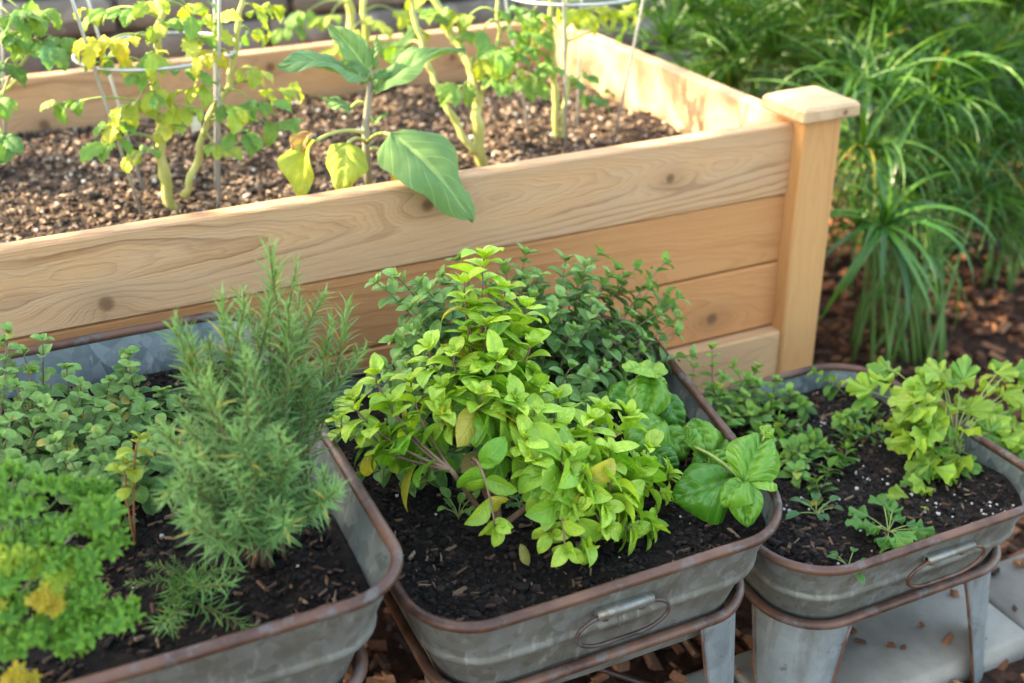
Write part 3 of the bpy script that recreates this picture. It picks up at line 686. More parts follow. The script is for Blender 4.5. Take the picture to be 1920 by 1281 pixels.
# ------------------------------------------------------------------ sweet basil (middle tub, right)
SB = [leaf('sweet_basil_leaf_%d' % i, 'basil', 16, 30, f, c, cu, .05, 6, tw, pf, 5, 0, 7, i + 40) for i, (f, c, cu, tw, pf) in enumerate([(.15, .95, .5, 0, .5), (.22, .6, .35, .15, .5), (.08, 1.3, .65, -.1, .5), (.28, .3, .2, .1, .45)])]
MSB = lm_pair('sweet_basil_leaf', veins=5, vein_amt=.22, rough=.33, trans=.28, spec=.5, pucker=1.6, slant=.8, bs=.9)
sb = Vector((-.54, -.47, Z2)); P = Plant('sweet_basil', sb, 'sweet basil with large glossy puckered leaves, right side of the middle tub', 'basil', MSB, MS_G, seed=12)
t1 = at(1217, 706, -.44); t2 = at(1396, 906, -.68); t3 = at(1330, 850, -.53)
for t in (t1, t2, t3): P.stem(bez(sb, sb.lerp(t, .5) + Vector((0, 0, .03)), t, 9), [.003 - .0012 * k / 8 for k in range(9)], 7)
def above(p, h=.012):
    if p.z >= Z2 + h: return p
    d = p - CAM; return CAM + d * ((Z2 + h - CAM.z) / d.z)
def sl(b, e, up, mi, c, sx=1.0):
    b = above(Vector(b), .02); e = above(Vector(e), .03); d = e - b; P.leaf(SB[mi], b, d, up, d.length * 1.03, jit(c, P.r, .06), sx); P.stem([b.lerp(e, -.12) + Vector((0, 0, -.004)), b, b.lerp(e, .08)], .0016, 5, None, 'petiole')
GD, GL, GY = (.07, .225, .02), (.14, .33, .03), (.26, .45, .05)
vw = lambda a, b, c: (RIGHT * a + UP * b - FWD * c)
sl(t1, at(1178, 690, -.46), vw(-.2, .7, .6), 3, GY); sl(t1, at(1258, 722, -.46), vw(.2, .6, .7), 0, GY, .9); sl(t1, at(1207, 778, -.50), vw(0, .35, 1), 1, GL); sl(t1, at(1228, 676, -.40), vw(0, .4, .8), 3, GY)
sl(at(1195, 728, -.44), at(1141, 745, -.46), vw(-.3, .4, .9), 2, GD, 1.25); sl(at(1243, 738, -.45), at(1290, 808, -.49), vw(.5, .5, .9), 0, GD, 1.05)
sl(at(1228, 815, -.50), at(1306, 850, -.53), vw(.1, .5, .9), 2, GL, 1.15); sl(at(1222, 845, -.54), at(1280, 880, -.57), vw(.1, .45, .95), 0, GD, 1.3)
sl(at(1370, 898, -.65), at(1262, 918, -.655), vw(.05, .5, .95), 2, GD, 1.1)
sl(t2 + Vector((0, 0, .002)), at(1443, 806, -.64), vw(-.1, .1, 1), 1, GL, 1.0); sl(t2, at(1402, 985, -.715), vw(-.1, .35, 1), 3, GL, .95); sl(t2, at(1458, 908, -.68), vw(.2, .9, .5), 3, GY, .8); sl(t2, at(1350, 925, -.70), vw(-.4, .7, .8), 2, GL, 1.0)
sl(at(1432, 820, -.645), at(1456, 795, -.64), vw(.3, .5, .7), 2, GY)
sl(at(1300, 790, -.5), at(1330, 850, -.56), vw(.2, .4, .9), 1, GL, 1.1); sl(at(1240, 790, -.5), at(1190, 830, -.54), vw(-.1, .4, .9), 0, GL, 1.1); sl(at(1330, 850, -.57), at(1375, 880, -.61), vw(.2, .5, .9), 2, GL, 1.1)
for (a, b, m, c) in (((1318, 822), (1302, 785), 3, GL), ((1330, 840), (1345, 800), 0, GL), ((1345, 850), (1372, 805), 1, GL), ((1335, 865), (1378, 855), 2, GL), ((1320, 860), (1300, 850), 3, GY), ((1345, 870), (1360, 895), 1, GD), ((1325, 835), (1350, 830), 2, GL), ((1315, 850), (1335, 875), 0, GD), ((1290, 800), (1322, 830), 1, GL)):
    sl(at(*a, -.52), at(*b, -.53 + (.02 if b[1] < 820 else -.01)), vw(P.r.uniform(-.4, .4), .7, .7), m, c)
P.done()

# ------------------------------------------------------------------ oregano mat (left tub, back)
OL = [leaf('creeping_oregano_leaf_%d' % i, 'round', 4, 6, f, c, cu, .03, 7, tw, .06, 4, 0, 7, i + 60) for i, (f, c, cu, tw) in enumerate([(.3, 1.0, .2, 0), (.4, .6, 0, .2), (.15, 1.4, .3, -.2)])]
ol = Vector((-1.42, -.32, Z1)); P = Plant('creeping_oregano', ol, 'sprawling round leaved oregano filling the back of the left tub', 'oregano', MO, MS_P, seed=15)
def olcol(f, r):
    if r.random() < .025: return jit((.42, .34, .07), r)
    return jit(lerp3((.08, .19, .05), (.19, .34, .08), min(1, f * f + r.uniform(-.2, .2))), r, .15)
rr = random.Random(41)
TP = [(15, 625, -.2), (80, 640, -.2), (125, 690, -.24), (60, 700, -.26), (240, 665, -.16), (205, 715, -.22), (270, 770, -.28), (305, 740, -.2), (10, 700, -.3), (150, 745, -.3), (90, 760, -.34), (20, 790, -.38), (215, 790, -.34), (300, 800, -.34), (170, 810, -.38),
      (100, 830, -.42), (30, 860, -.46), (240, 850, -.42), (60, 740, -.28), (130, 860, -.46), (190, 870, -.46), (0, 820, -.42), (70, 890, -.48), (250, 745, -.25), (280, 830, -.40), (5, 760, -.3), (140, 720, -.24), (45, 665, -.2), (185, 765, -.3), (330, 770, -.25), (115, 790, -.36), (-20, 680, -.25), (-30, 760, -.3), (-20, 850, -.42), (230, 880, -.46)]
TP = TP + [(px + rr.uniform(-30, 30), py + rr.uniform(5, 50), Y - rr.uniform(.0, .05)) for px, py, Y in TP[::2] if py < 860]
for (px, py, Y) in TP:
    tip = at(px, py, Y); tip.z = max(tip.z, Z1 + .03)
    b0 = Vector((tip.x + rr.uniform(-.09, .05), tip.y + rr.uniform(-.04, .06), Z1)); b0.x = min(b0.x, -1.12); b0.y = min(b0.y, -.09); d = tip - b0
    pts = bez(b0, b0 + Vector((d.x * .6, d.y * .6, d.z * .35)), tip, 12); L = d.length
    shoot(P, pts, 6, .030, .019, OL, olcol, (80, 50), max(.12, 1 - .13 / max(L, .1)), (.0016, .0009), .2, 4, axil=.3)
P.done()
yb = at(225, 880, -.5); P = Plant('yellow_sprig', (yb.x, yb.y, Z1), 'small yellow green sprig with red stem in front of the creeping oregano', 'sprig', MO, stem_mat('red_stem', (.25, .08, .04), (.3, .14, .06)), seed=16)
for (a, b) in (((245, 835), (262, 822)), ((225, 880), (238, 868))):
    shoot(P, bez((yb.x, yb.y, Z1), at(a[0], a[1], -.5), at(b[0], b[1], -.49), 8), 3, .026, .018, OL, lambda f, r: jit((.36, .44, .04), r, .12), (80, 60), .5, (.0014, .001), .1, 2)
P.done()

# ------------------------------------------------------------------ rosemary (left tub)
def sprig(name, seed, n=64, L=1.0, bend=.25, nl=.17):
    r = random.Random(seed); mb = MB(); pts = []
    for i in range(13):
        t = i / 12; pts.append(Vector((bend * t * t * .6, .05 * math.sin(t * 5 + seed), t)))
    mb.tube(pts, [.012 * (1 - .6 * i / 12) for i in range(13)], 5, color=(.16, .13, .06, 1))
    for i in range(n):
        t = .10 + .9 * (i / n) ** .95; k = min(11, int(t * 12)); p = pts[k].lerp(pts[k+1], t * 12 - k); tg = (pts[k+1] - pts[k]).normalized()
        az = i * 2.4 + r.uniform(-.3, .3); a = tg.orthogonal().normalized(); b = tg.cross(a); out = a * math.cos(az) + b * math.sin(az)
        sp = math.radians(68 - 42 * t ** 2 + r.uniform(-12, 12)); d = tg * math.cos(sp) + out * math.sin(sp); l = nl * r.uniform(.65, 1.15) * (1 - .35 * t ** 3)
        s = d.cross(tg).normalized(); up = s.cross(d); c = lerp3((.085, .185, .05), (.21, .37, .11), min(1, t ** 1.5 + r.uniform(-.2, .2)))
        if r.random() < .012: c = (.42, .36, .08)
        w_ = l * .05; v0 = p; v1 = p + d * l * .45 + up * .012; v2 = p + d * l
        mb.add([v0 - s * w_ * .5, v0 + s * w_ * .5, v1 - s * w_, v1 + s * w_, v2 - up * l * .06, v1 + up * w_ * .7], [(0, 1, 3, 5), (0, 5, 2), (2, 5, 4), (5, 3, 4)], (*c, 1))
    return mb.mesh(name, False, True, True)
ML = leaf_mat('rosemary_needles', True, 2, 0, .5, .22, .4)
SP = [sprig('rosemary_sprig_%d' % i, i, 48 + 5 * i, 1, (.15, .45, -.3, .6)[i % 4], (.21, .24, .19, .22, .26)[i]) for i in range(5)]
for s_ in SP: s_.materials.append(ML)
rb = Vector((-1.165, -.585, Z1)); ros = empty('rosemary', rb, 'tall feathery rosemary bush leaning over the rim of the left tub', 'rosemary')
rr = random.Random(51)
def put_sprig(a, b):
    a, b = Vector(a), Vector(b); d = b - a; o = bpy.data.objects.new('sprig', rr.choice(SP)); col.objects.link(o); o.parent = ros
    q = d.to_track_quat('Z', 'Y') @ Matrix.Rotation(rr.uniform(0, 6.28), 3, 'Z').to_quaternion()
    s = d.length * 1.03; k = .15 / max(.06, s) ; k = min(1.5, max(.75, k))
    o.matrix_basis = Matrix.Translation(a - rb) @ q.to_matrix().to_4x4() @ Matrix.Diagonal((s * k, s * k, s, 1))
RT = [(555, 465, -.52), (500, 520, -.52), (670, 590, -.50), (430, 575, -.53), (360, 600, -.55), (395, 575, -.5), (600, 560, -.5), (560, 560, -.54), (470, 600, -.57), (520, 620, -.6), (345, 680, -.6), (620, 650, -.52), (640, 620, -.5), (590, 640, -.56),
      (420, 660, -.62), (370, 720, -.64), (550, 700, -.6), (490, 690, -.64), (335, 780, -.62), (600, 740, -.56), (570, 790, -.6), (450, 750, -.66), (390, 800, -.66), (330, 880, -.64), (520, 780, -.66), (570, 860, -.62), (345, 960, -.66), (560, 920, -.66), (370, 870, -.68), (430, 850, -.69), (500, 860, -.69),
      (570, 600, -.46), (450, 560, -.48), (510, 560, -.46), (380, 640, -.5), (350, 640, -.5), (535, 880, -.68), (360, 990, -.69), (460, 930, -.7), (530, 960, -.69), (410, 970, -.71), (400, 720, -.66), (470, 810, -.67), (300, 830, -.6), (620, 920, -.62), (480, 560, -.5), (530, 500, -.52), (320, 620, -.53)]
STM = stem_mat('rosemary_stem', (.15, .09, .05), (.24, .16, .09))
for i, (px, py, Y) in enumerate(RT):
    tip = at(px, py, Y); d = tip - rb; m = rb + Vector((d.x * .55, d.y * .55, max(.02, d.z * .45)))
    if i % 2 == 0:
        mb = MB(); mb.tube(bez(rb + Vector((rr.uniform(-.02, .02), rr.uniform(-.02, .02), -.005)), rb + Vector((d.x * .2, d.y * .2, max(.03, d.z * .35))), m, 8), [.0034 - .0018 * k / 7 for k in range(8)], 6); mb.build('woody_stem', STM, ros)
    put_sprig(m, tip)
    for q in range(1 + i % 2):
        f = rr.uniform(.15, .75); a = (rb.lerp(m, .75)).lerp(tip, f * .6) + Vector((rr.uniform(-.01, .01), rr.uniform(-.01, .01), 0))
        dd = Vector((d.x * .35 + rr.uniform(-.05, .05), d.y * .4 + rr.uniform(-.06, .04), max(.02, d.z * .4) + rr.uniform(-.02, .06)))
        b = a + dd.normalized() * rr.uniform(.05, .095)
        if b.z < Z1 + .01: b.z = Z1 + .015
        put_sprig(a, b)
for (px, py) in ((290, 1130), (345, 1165), (415, 1140), (255, 1075), (330, 1040), (385, 1150), (420, 1090), (300, 1060)):      # low tuft at the foot
    c0 = atz(345, 1085, Z1 + .005); put_sprig(c0, atz(px, py, Z1 + .035))

# ------------------------------------------------------------------ curly parsley (left tub, front left)
def curly(name, seed, ca=(.07, .19, .022), cb=(.24, .47, .055)):
    r = random.Random(seed); mb = MB()
    mb.tube([(0, -.9, -.45), (0, -.4, -.12), (0, .25, 0)], [.03, .028, .02], 5, color=(.16, .30, .05, 1))
    for cx, cy, cr in ((0, .62, .40), (-.40, .25, .34), (.40, .25, .34), (-.24, .70, .3), (.26, .72, .3), (0, .25, .34), (-.1, .45, .3), (.15, .5, .3)):
        ax = Vector((cx * 1.1 + r.uniform(-.3, .3), (cy - .35) * 1.1 + r.uniform(-.3, .3), 1)).normalized(); t = ax.orthogonal().normalized(); b = ax.cross(t)
        fr = r.choice((5, 6, 7)); f2 = fr * 2 + 3; ph = r.uniform(0, 6); c0 = Vector((cx, cy, r.uniform(-.08, .06))); N = 40; vs_ = [c0]; cs = [(*ca, 1)]; fs = []
        for j in range(1, 5):
            q = j / 4
            for k in range(N):
                an = 2 * math.pi * k / N; rad = cr * q * (1 + .28 * q * math.sin(fr * an + ph)) * (1 + .12 * q * math.sin(f2 * an))
                h = cr * (.30 * q - .2 * q * q) + cr * q * q * (.36 * math.sin(fr * an + ph + 1.2) + .26 * math.sin(f2 * an + ph) + r.uniform(-.10, .10))
                vs_.append(c0 + t * math.cos(an) * rad + b * math.sin(an) * rad + ax * h)
                cs.append((*lerp3(ca, cb, min(1, max(0, q * .8 + r.uniform(-.15, .2)))), 1))
        for k in range(N): fs.append((0, 1 + k, 1 + (k + 1) % N))
        for j in range(3):
            for k in range(N): fs.append((1 + j*N + k, 1 + (j+1)*N + k, 1 + (j+1)*N + (k+1) % N, 1 + j*N + (k+1) % N))
        n0 = len(mb.v); mb.add(vs_, fs); mb.c[n0:] = cs
    return mb.mesh(name, True, True, True)
MP = leaf_mat('parsley_frill', True, 3, 0, .45, .28, .4)
CP = [curly('parsley_leaf_%d' % i, i + 3) for i in range(4)]
for m_ in CP: m_.materials.append(MP)
pb = at(60, 1120, -.66); pb.z = Z1; par = empty('curly_parsley', pb, 'curly parsley with frilly bright green leaves, lower left corner', 'parsley')
rr = random.Random(61)
PT = [(20, 885, -.60), (85, 905, -.62), (140, 915, -.60), (45, 950, -.64), (120, 985, -.66), (185, 960, -.64), (10, 1015, -.66), (30, 1060, -.69), (90, 1050, -.69), (205, 1010, -.66), (150, 1055, -.69), (30, 1130, -.71), (130, 1130, -.71), (165, 1110, -.71), (220, 1150, -.72),
      (70, 1180, -.73), (125, 1200, -.735), (20, 1200, -.73), (-15, 950, -.62), (-20, 1090, -.7), (75, 1000, -.66), (150, 1175, -.73), (-15, 1160, -.73), (180, 915, -.6)]
for (px, py, Y) in PT:
    p = at(px, py, Y); o = bpy.data.objects.new('leaf', rr.choice(CP)); col.objects.link(o); o.parent = par
    d = Vector((p.x - pb.x, p.y - pb.y, 0)); d = d.normalized() if d.length > .01 else Vector((0, -1, 0)); d = d + Vector((rr.uniform(-.4, .4), rr.uniform(-.4, .4), rr.uniform(-.25, .15)))
    s = rr.uniform(.026, .037); m = frame(p - d.normalized() * s * .4, d, (rr.uniform(-.3, .3), rr.uniform(-.4, .1), 1), s); o.matrix_basis = Matrix.Translation(-pb) @ m
YL = [curly('yellow_parsley_leaf', 15, (.42, .32, .03), (.68, .50, .05)), curly('lime_parsley_leaf', 16, (.22, .34, .03), (.46, .56, .06))]
for m_ in YL: m_.materials.append(MP)
for (px, py, Y, k, sc) in ((70, 1110, -.72, 0, .018), (92, 1125, -.725, 0, .016), (15, 1262, -.76, 0, .02), (48, 1268, -.76, 0, .018), (85, 1085, -.71, 1, .02), (20, 1030, -.68, 1, .03), (70, 1035, -.68, 1, .026), (110, 1060, -.69, 1, .02), (0, 1125, -.72, 0, .014)):
    o = bpy.data.objects.new('yellowed_leaf', YL[k]); col.objects.link(o); o.parent = par; p = at(px, py, Y)
    o.matrix_basis = Matrix.Translation(-pb) @ frame(p, (rr.uniform(-1, 1), rr.uniform(-.8, -.2), -.3), (0, -.6, 1), sc)

# ------------------------------------------------------------------ right tub: coriander, small oregano, seedlings
CF = [fan_leaf('coriander_leaf_%d' % i, i, 3, 3, .2 + .1 * i) for i in range(4)]
MC = lm_pair('coriander_leaf', veins=3, vein_amt=.1, rough=.45, trans=.38, spec=.4, pucker=.1)
cb = at(1760, 960, -.50); cb.z = Z3; P = Plant('coriander', cb, 'lime green coriander with scalloped leaves, right side of the small tub', 'coriander', MC, MS_G, seed=21)
CT = [(1760, 700, -.47), (1800, 720, -.48), (1730, 730, -.48), (1720, 760, -.5), (1770, 755, -.5), (1810, 770, -.49), (1740, 800, -.52), (1790, 810, -.52), (1715, 790, -.5), (1760, 840, -.53), (1820, 840, -.5), (1710, 830, -.52), (1770, 880, -.55), (1730, 900, -.56),
      (1870, 700, -.44), (1900, 690, -.44), (1925, 720, -.44), (1880, 740, -.46), (1915, 760, -.47), (1860, 770, -.47), (1900, 800, -.5), (1880, 830, -.52), (1850, 810, -.5), (1925, 820, -.5), (1850, 860, -.52), (1910, 855, -.54), (1820, 890, -.55), (1780, 920, -.57), (1830, 800, -.48),
      (1700, 945, -.58), (1720, 955, -.59), (1905, 910, -.60), (1650, 720, -.42), (1670, 690, -.40), (1635, 735, -.43), (1790, 860, -.54), (1745, 870, -.55), (1755, 775, -.5), (1775, 730, -.48), (1740, 930, -.57)]
for i, (px, py, Y) in enumerate(CT):
    p = at(px, py, Y); d = p - cb; hub = cb + Vector((d.x * .75, d.y * .75, max(.02, d.z * .7)))
    P.stem(bez(cb + Vector((U(-.015, .015), U(-.015, .015), 0)), cb + Vector((d.x * .3, d.y * .3, d.z * .55 + .02)), p, 8), [.0017 - .0007 * k / 7 for k in range(8)], 5, name='petiole')
    for q in range(3):
        an = math.radians(-60 + 60 * q) + U(-.3, .3); fw = Vector((d.x, d.y, .02)).normalized() if d.length else Vector((0, -1, 0)); sd_ = fw.cross(Vector((0, 0, 1)))
        dd = fw * math.cos(an) + sd_ * math.sin(an) + Vector((0, 0, U(-.5, .2)))
        P.leaf(P.r.choice(CF), p + Vector((U(-.008, .008), U(-.008, .008), U(-.008, .008))), dd, Vector((U(-.5, .5), U(-.8, 0), 1)), U(.034, .046), jit((.30, .44, .06) if P.r.random() < .75 else (.15, .31, .05), P.r, .15))
P.done()

TO = [leaf('young_oregano_leaf_%d' % i, 'ovate', 4, 6, f, c, .1, .03, 7, 0, .05, 4, 0, 7, i + 80) for i, (f, c) in enumerate([(.3, .8), (.45, .5), (.2, 1.1)])]
def tcol(f, r):
    if r.random() < .06: return jit((.34, .38, .06), r)
    return jit(lerp3((.08, .20, .04), (.20, .38, .065), min(1, f + r.uniform(-.3, .2))), r, .15)
tb = Vector((-.36, -.40, Z3)); P = Plant('young_oregano', tb, 'straggling small leaved oregano at the left of the small right tub', 'oregano', MO, MS_P, seed=23)
rr = random.Random(71)
TT = [(1335, 655, -.22), (1300, 690, -.24), (1375, 690, -.26), (1420, 720, -.28), (1390, 740, -.3), (1450, 745, -.3), (1340, 730, -.28), (1410, 770, -.33), (1370, 780, -.34), (1460, 790, -.34), (1440, 830, -.38), (1480, 850, -.4), (1530, 700, -.24), (1500, 760, -.3), (1420, 690, -.25), (1325, 760, -.3), (1355, 710, -.27), (1455, 715, -.28),
      (1520, 830, -.38), (1500, 890, -.44), (1540, 870, -.42), (1570, 820, -.36), (1600, 850, -.4), (1550, 920, -.47), (1490, 920, -.46), (1580, 900, -.44), (1470, 880, -.42), (1610, 790, -.34), (1640, 870, -.42), (1520, 950, -.5), (1590, 800, -.36), (1400, 715, -.27), (1440, 770, -.32), (1480, 735, -.28), (1380, 755, -.31), (1425, 800, -.36), (1465, 820, -.37), (1510, 860, -.4), (1350, 745, -.29), (1490, 800, -.35)]
for (px, py, Y) in TT:
    tip = at(px, py, Y); tip.z = max(tip.z, Z3 + .02); tip.x = max(tip.x, -.44) if tip.z < .42 else tip.x; b0 = Vector((max(-.42, tip.x + rr.uniform(-.04, .05)), tip.y - rr.uniform(-.03, .05), Z3 - .004)); b0.y = min(b0.y, -.25); d = tip - b0
    pts = bez(b0, b0 + Vector((d.x * .3, d.y * .3, d.z * .6)), tip, 10)
    shoot(P, pts, 5, .034, .021, TO, tcol, (78, 45), max(.25, 1 - .1 / max(d.length, .05)), (.0013, .0008), .25, 3, axil=.3)
P.done()
def seedling(px, py, n, sz, meshes, mats, c, label, z, seed, name='seedling', elev=.35, cat='seedling'):
    b = atz(px, py, z); P = Plant(name, b, label, cat, mats, MS_G, seed=seed)
    for i in range(n):
        a = i * 2.4 + P.r.uniform(-.3, .3); d = Vector((math.cos(a), math.sin(a), elev + P.r.uniform(0, .5))).normalized(); L = sz * P.r.uniform(.5, 1.4)
        tip = b + d * L; P.stem(bez(b, b + Vector((d.x * .2, d.y * .2, d.z)) * L * .6, tip, 6), .0008, 5, name='petiole')
        P.leaf(P.r.choice(meshes), tip, d + Vector((0, 0, -.35)), (0, 0, 1), sz * P.r.uniform(.7, 1.1), jit(c, P.r, .18))
    P.done()
seedling(1665, 1000, 13, .034, CF, MC, (.10, .25, .05), 'leafy green seedling near the front rim of the small right tub', Z3 + .01, 31)
seedling(1590, 1065, 8, .02, TO, MO, (.09, .21, .05), 'tiny green seedling in the front left corner of the small tub', Z3, 32)
seedling(1530, 965, 9, .024, TO, MO, (.055, .14, .05), 'small dark green seedling by the left rim of the small tub', Z3, 33)
seedling(1000, 885, 12, .017, CF, MC, (.13, .27, .06), 'small frilly green seedling behind the bush basil stems', Z2, 34)
seedling(975, 945, 8, .014, CF, MC, (.10, .24, .05), 'tiny green seedling beside the bush basil stems', Z2, 35)
seedling(860, 975, 7, .022, GB, MB_G, (.14, .30, .04), 'thin curling green seedling left of the bush basil stems', Z2, 36, elev=1.4)

# ------------------------------------------------------------------ plants and cages in the raised bed
TL = [leaf('tomato_leaflet_%d' % i, 'ovate', 6, 14, f, c, .1, .16, 9, tw, .12, 5, .45, 5, i + 100) for i, (f, c, tw) in enumerate([(.3, .9, .2), (.5, 1.3, -.3), (.2, .5, .1)])]
MT = lm_pair('tomato_leaflet', veins=5, vein_amt=.2, rough=.5, trans=.35, spec=.35, pucker=.4)
MS_Y = stem_mat('pale_yellow_stem', (.30, .33, .075), (.48, .46, .17), .6, 45)
YG, TGn, TDk, TYe = (.33, .42, .06), (.16, .30, .06), (.10, .22, .06), (.58, .52, .05)
def tomato(base, stems, fronds, label, seed, rad=.011, leafsz=.046, mix=None):
    """stems: list of world polylines with radii; fronds: (px, py, Y) hubs of compound leaves"""
    P = Plant('tomato_plant', base, label, 'tomato plant', MT, MS_Y, 'tomato plants in the raised bed', seed)
    joints = []
    for pts, r0, r1 in stems:
        pts = [Vector(p) for p in pts]; sm = []; r0, r1 = r0 * .78, r1 * .75
        for i in range(len(pts) - 1):
            for k in range(5):
                t = k / 5; q = pts[i].lerp(pts[i+1], t); q += Vector((.004 * math.sin(9 * t + i), .004 * math.cos(7 * t + i), 0)); sm.append(q)
        sm.append(pts[-1]); P.stem(sm, [(r0 + (r1 - r0) * i / len(sm)) * (1 + (.22 if i % 5 == 0 else 0)) for i in range(len(sm))], 9); joints += sm[3:]
    for (px, py, Y, *o) in fronds:
        hub = at(px, py, Y); c = o[0] if o else None; j = min(joints, key=lambda q: (q - hub).length + (.1 if q.z > hub.z + .02 else 0))
        if (j - hub).length > .02: P.stem(bez(j, j.lerp(hub, .5) + Vector((0, 0, .025)), hub, 8), [.0032 - .0018 * k / 7 for k in range(8)], 6, MS_G, 'petiole')
        d = Vector((hub.x - j.x, hub.y - j.y, 0)); d = d.normalized() if d.length > .01 else Vector((P.r.uniform(-1, 1), -1, 0)).normalized()
        sd_ = d.cross(Vector((0, 0, 1)))
        for q in range(5):
            an = (-1.2, -.6, 0, .6, 1.2)[q] + P.r.uniform(-.2, .2); dd = d * math.cos(an) + sd_ * math.sin(an) + Vector((0, 0, P.r.uniform(-1.1, .1)))
            cc = c or P.r.choice(mix or [YG, TGn, TGn]); P.leaf(P.r.choice(TL), hub + d * .02 * (2 - abs(q - 2)), dd, Vector((P.r.uniform(-.4, .4), P.r.uniform(-.8, .2), 1)), leafsz * P.r.uniform(.6, 1.2), jit(cc, P.r, .2))
    return P.done()
def S(*pts): return [at(*p) for p in pts]
b1 = atz(328, 400, BZ)
tomato(b1, [([b1 - Vector((0, 0, .02))] + S((305, 330, .37), (300, 230, .38), (290, 160, .38), (300, 60, .38), (320, -60, .38)), .0135, .007),
            (S((345, 370, .36), (370, 300, .36), (385, 230, .36), (430, 160, .36), (450, 40, .37), (455, -50, .37)), .009, .005)],
       [(230, 110, .36), (205, 75, .35, TYe), (290, 95, .34), (250, 70, .36, TYe), (400, 100, .33, TYe), (350, 70, .36), (310, 40, .38), (260, 190, .35), (230, 260, .34), (290, 170, .33), (330, 130, .36), (420, 200, .33), (470, 190, .33, TGn), (500, 230, .32, TGn), (440, 250, .31, TGn),
        (410, 40, .38), (470, 60, .4), (480, 20, .4), (350, 10, .4), (250, 20, .4), (150, 190, .42, TGn), (280, 280, .36), (380, 160, .34), (500, 170, .36, YG), (330, 200, .35, YG), (200, 20, .45), (450, 130, .36), (400, 270, .33), (240, 220, .36), (310, 230, .35), (270, 130, .35), (360, 30, .36), (300, 0, .36)],
       'pale yellow stemmed tomato plant inside the left wire cage', 81, mix=[YG, YG, TGn, (.42, .45, .08)])
b2 = atz(905, 312, BZ)
tomato(b2, [([b2 - Vector((0, 0, .02))] + S((895, 240, .36), (893, 185, .37), (880, 120, .4), (845, 60, .45), (800, -30, .5)), .0155, .008), (S((890, 290, .36), (850, 225, .38), (825, 170, .4), (800, 120, .42), (780, 40, .45), (760, -40, .45)), .009, .006),
            (S((893, 190, .37), (925, 130, .38), (935, 60, .4), (930, -30, .4)), .007, .004)],
       [(930, 90, .36, TGn), (960, 60, .38, TGn), (905, 60, .4, TGn), (950, 130, .36, YG), (880, 30, .42, YG), (970, 100, .4, TDk), (830, 20, .48), (780, 60, .5), (940, 20, .4, TGn), (900, 110, .38, YG), (870, 160, .36, TGn), (990, 40, .42, TGn), (760, 90, .5, TGn), (800, 0, .5, YG), (920, 150, .36, TGn)],
       'thick stemmed tomato plant right of the aubergine', 82)
b3 = atz(1045, 268, BZ)
tomato(b3, [([b3 - Vector((0, 0, .02))] + S((1040, 180, .45), (1035, 90, .46), (1030, -40, .46)), .009, .007), (S((1052, 268, .44), (1062, 170, .46), (1058, 80, .48), (1062, -40, .5)), .008, .006)],
       [(1080, 150, .46, TDk), (1100, 180, .46, TDk), (1020, 60, .45), (1050, 20, .46, YG), (1000, 90, .46, TGn), (1080, 40, .48, YG), (1030, 120, .42, TGn), (1000, 20, .5, TDk), (1140, 30, .5, YG), (1170, 60, .5, TGn), (1100, 20, .5, YG), (1160, 20, .48, YG), (1010, 150, .43, TGn)],
       'slim tomato plant inside the right wire cage', 83)
b4 = atz(650, 150, BZ)
tomato(b4, [([b4 - Vector((0, 0, .02))] + S((660, 90, .92), (655, 20, .94), (650, -60, .95)), .014, .01), (S((690, 150, .88), (685, 70, .9), (680, -50, .92)), .011, .009)],
       [(620, 30, .9, YG), (700, 40, .86, YG), (660, 60, .84, YG), (740, 20, .9, YG), (580, 20, .9, TGn), (640, 90, .85, (.4, .44, .08)), (720, 80, .86, TGn), (560, 50, .9, TGn)],
       'yellowing tomato plant at the back board behind the aubergine', 84)
b5 = atz(-60, 300, BZ)
tomato(b5, [([b5 - Vector((0, 0, .02))] + S((-40, 200, .5), (-10, 120, .5), (-20, 0, .5)), .010, .007), (S((-40, 220, .5), (30, 150, .48), (55, 90, .48)), .006, .003)],
       [(60, 75, .45, TGn), (100, 70, .44, TGn), (40, 60, .46, TGn), (20, 30, .46, TGn), (80, 85, .42, (.14, .3, .10)), (10, 120, .44, TDk), (5, 180, .4, TGn), (40, 20, .46, TGn), (0, 60, .46, TGn), (5, 250, .36, TDk)],
       'leafy green tomato plant cut off at the left edge', 85)
def cage(label, base, r0, r1, zr, h, n, a0, seed):
    b = Vector(base); c = empty('tomato_cage', b, label, 'tomato cage', 'wire tomato cages')
    for z in zr:
        r = r0 + (r1 - r0) * z / h; mb = MB(); mb.tube([(b.x + r * math.cos(k * math.pi / 18), b.y + r * math.sin(k * math.pi / 18), b.z + z) for k in range(36)], .0032, 7, closed=True); mb.build('ring', M['wire'], c)
    for i in range(n):
        a = a0 + i * 2 * math.pi / n; mb = MB(); mb.tube([(b.x + (r0 + (r1 - r0) * f) * math.cos(a), b.y + (r0 + (r1 - r0) * f) * math.sin(a), b.z - .03 + (h + .03) * f) for f in (0, .33, .66, 1)], .003, 7); mb.build('rod', M['wire'], c)
cage('galvanised wire cage round the yellowish tomato plant', (b1.x + .02, b1.y + .05, BZ), .09, .19, (.285, .5), .55, 4, math.radians(215), 1)
cage('galvanised wire cage around the slim tomato by the end board', (b3.x + .035, b3.y - .0, BZ), .085, .185, (.312, .5), .55, 4, math.radians(235), 2)
cage('galvanised wire cage at the left edge of the bed', (b5.x - .02, b5.y + .02, BZ), .09, .19, (.3, .5), .55, 4, math.radians(-10), 3)

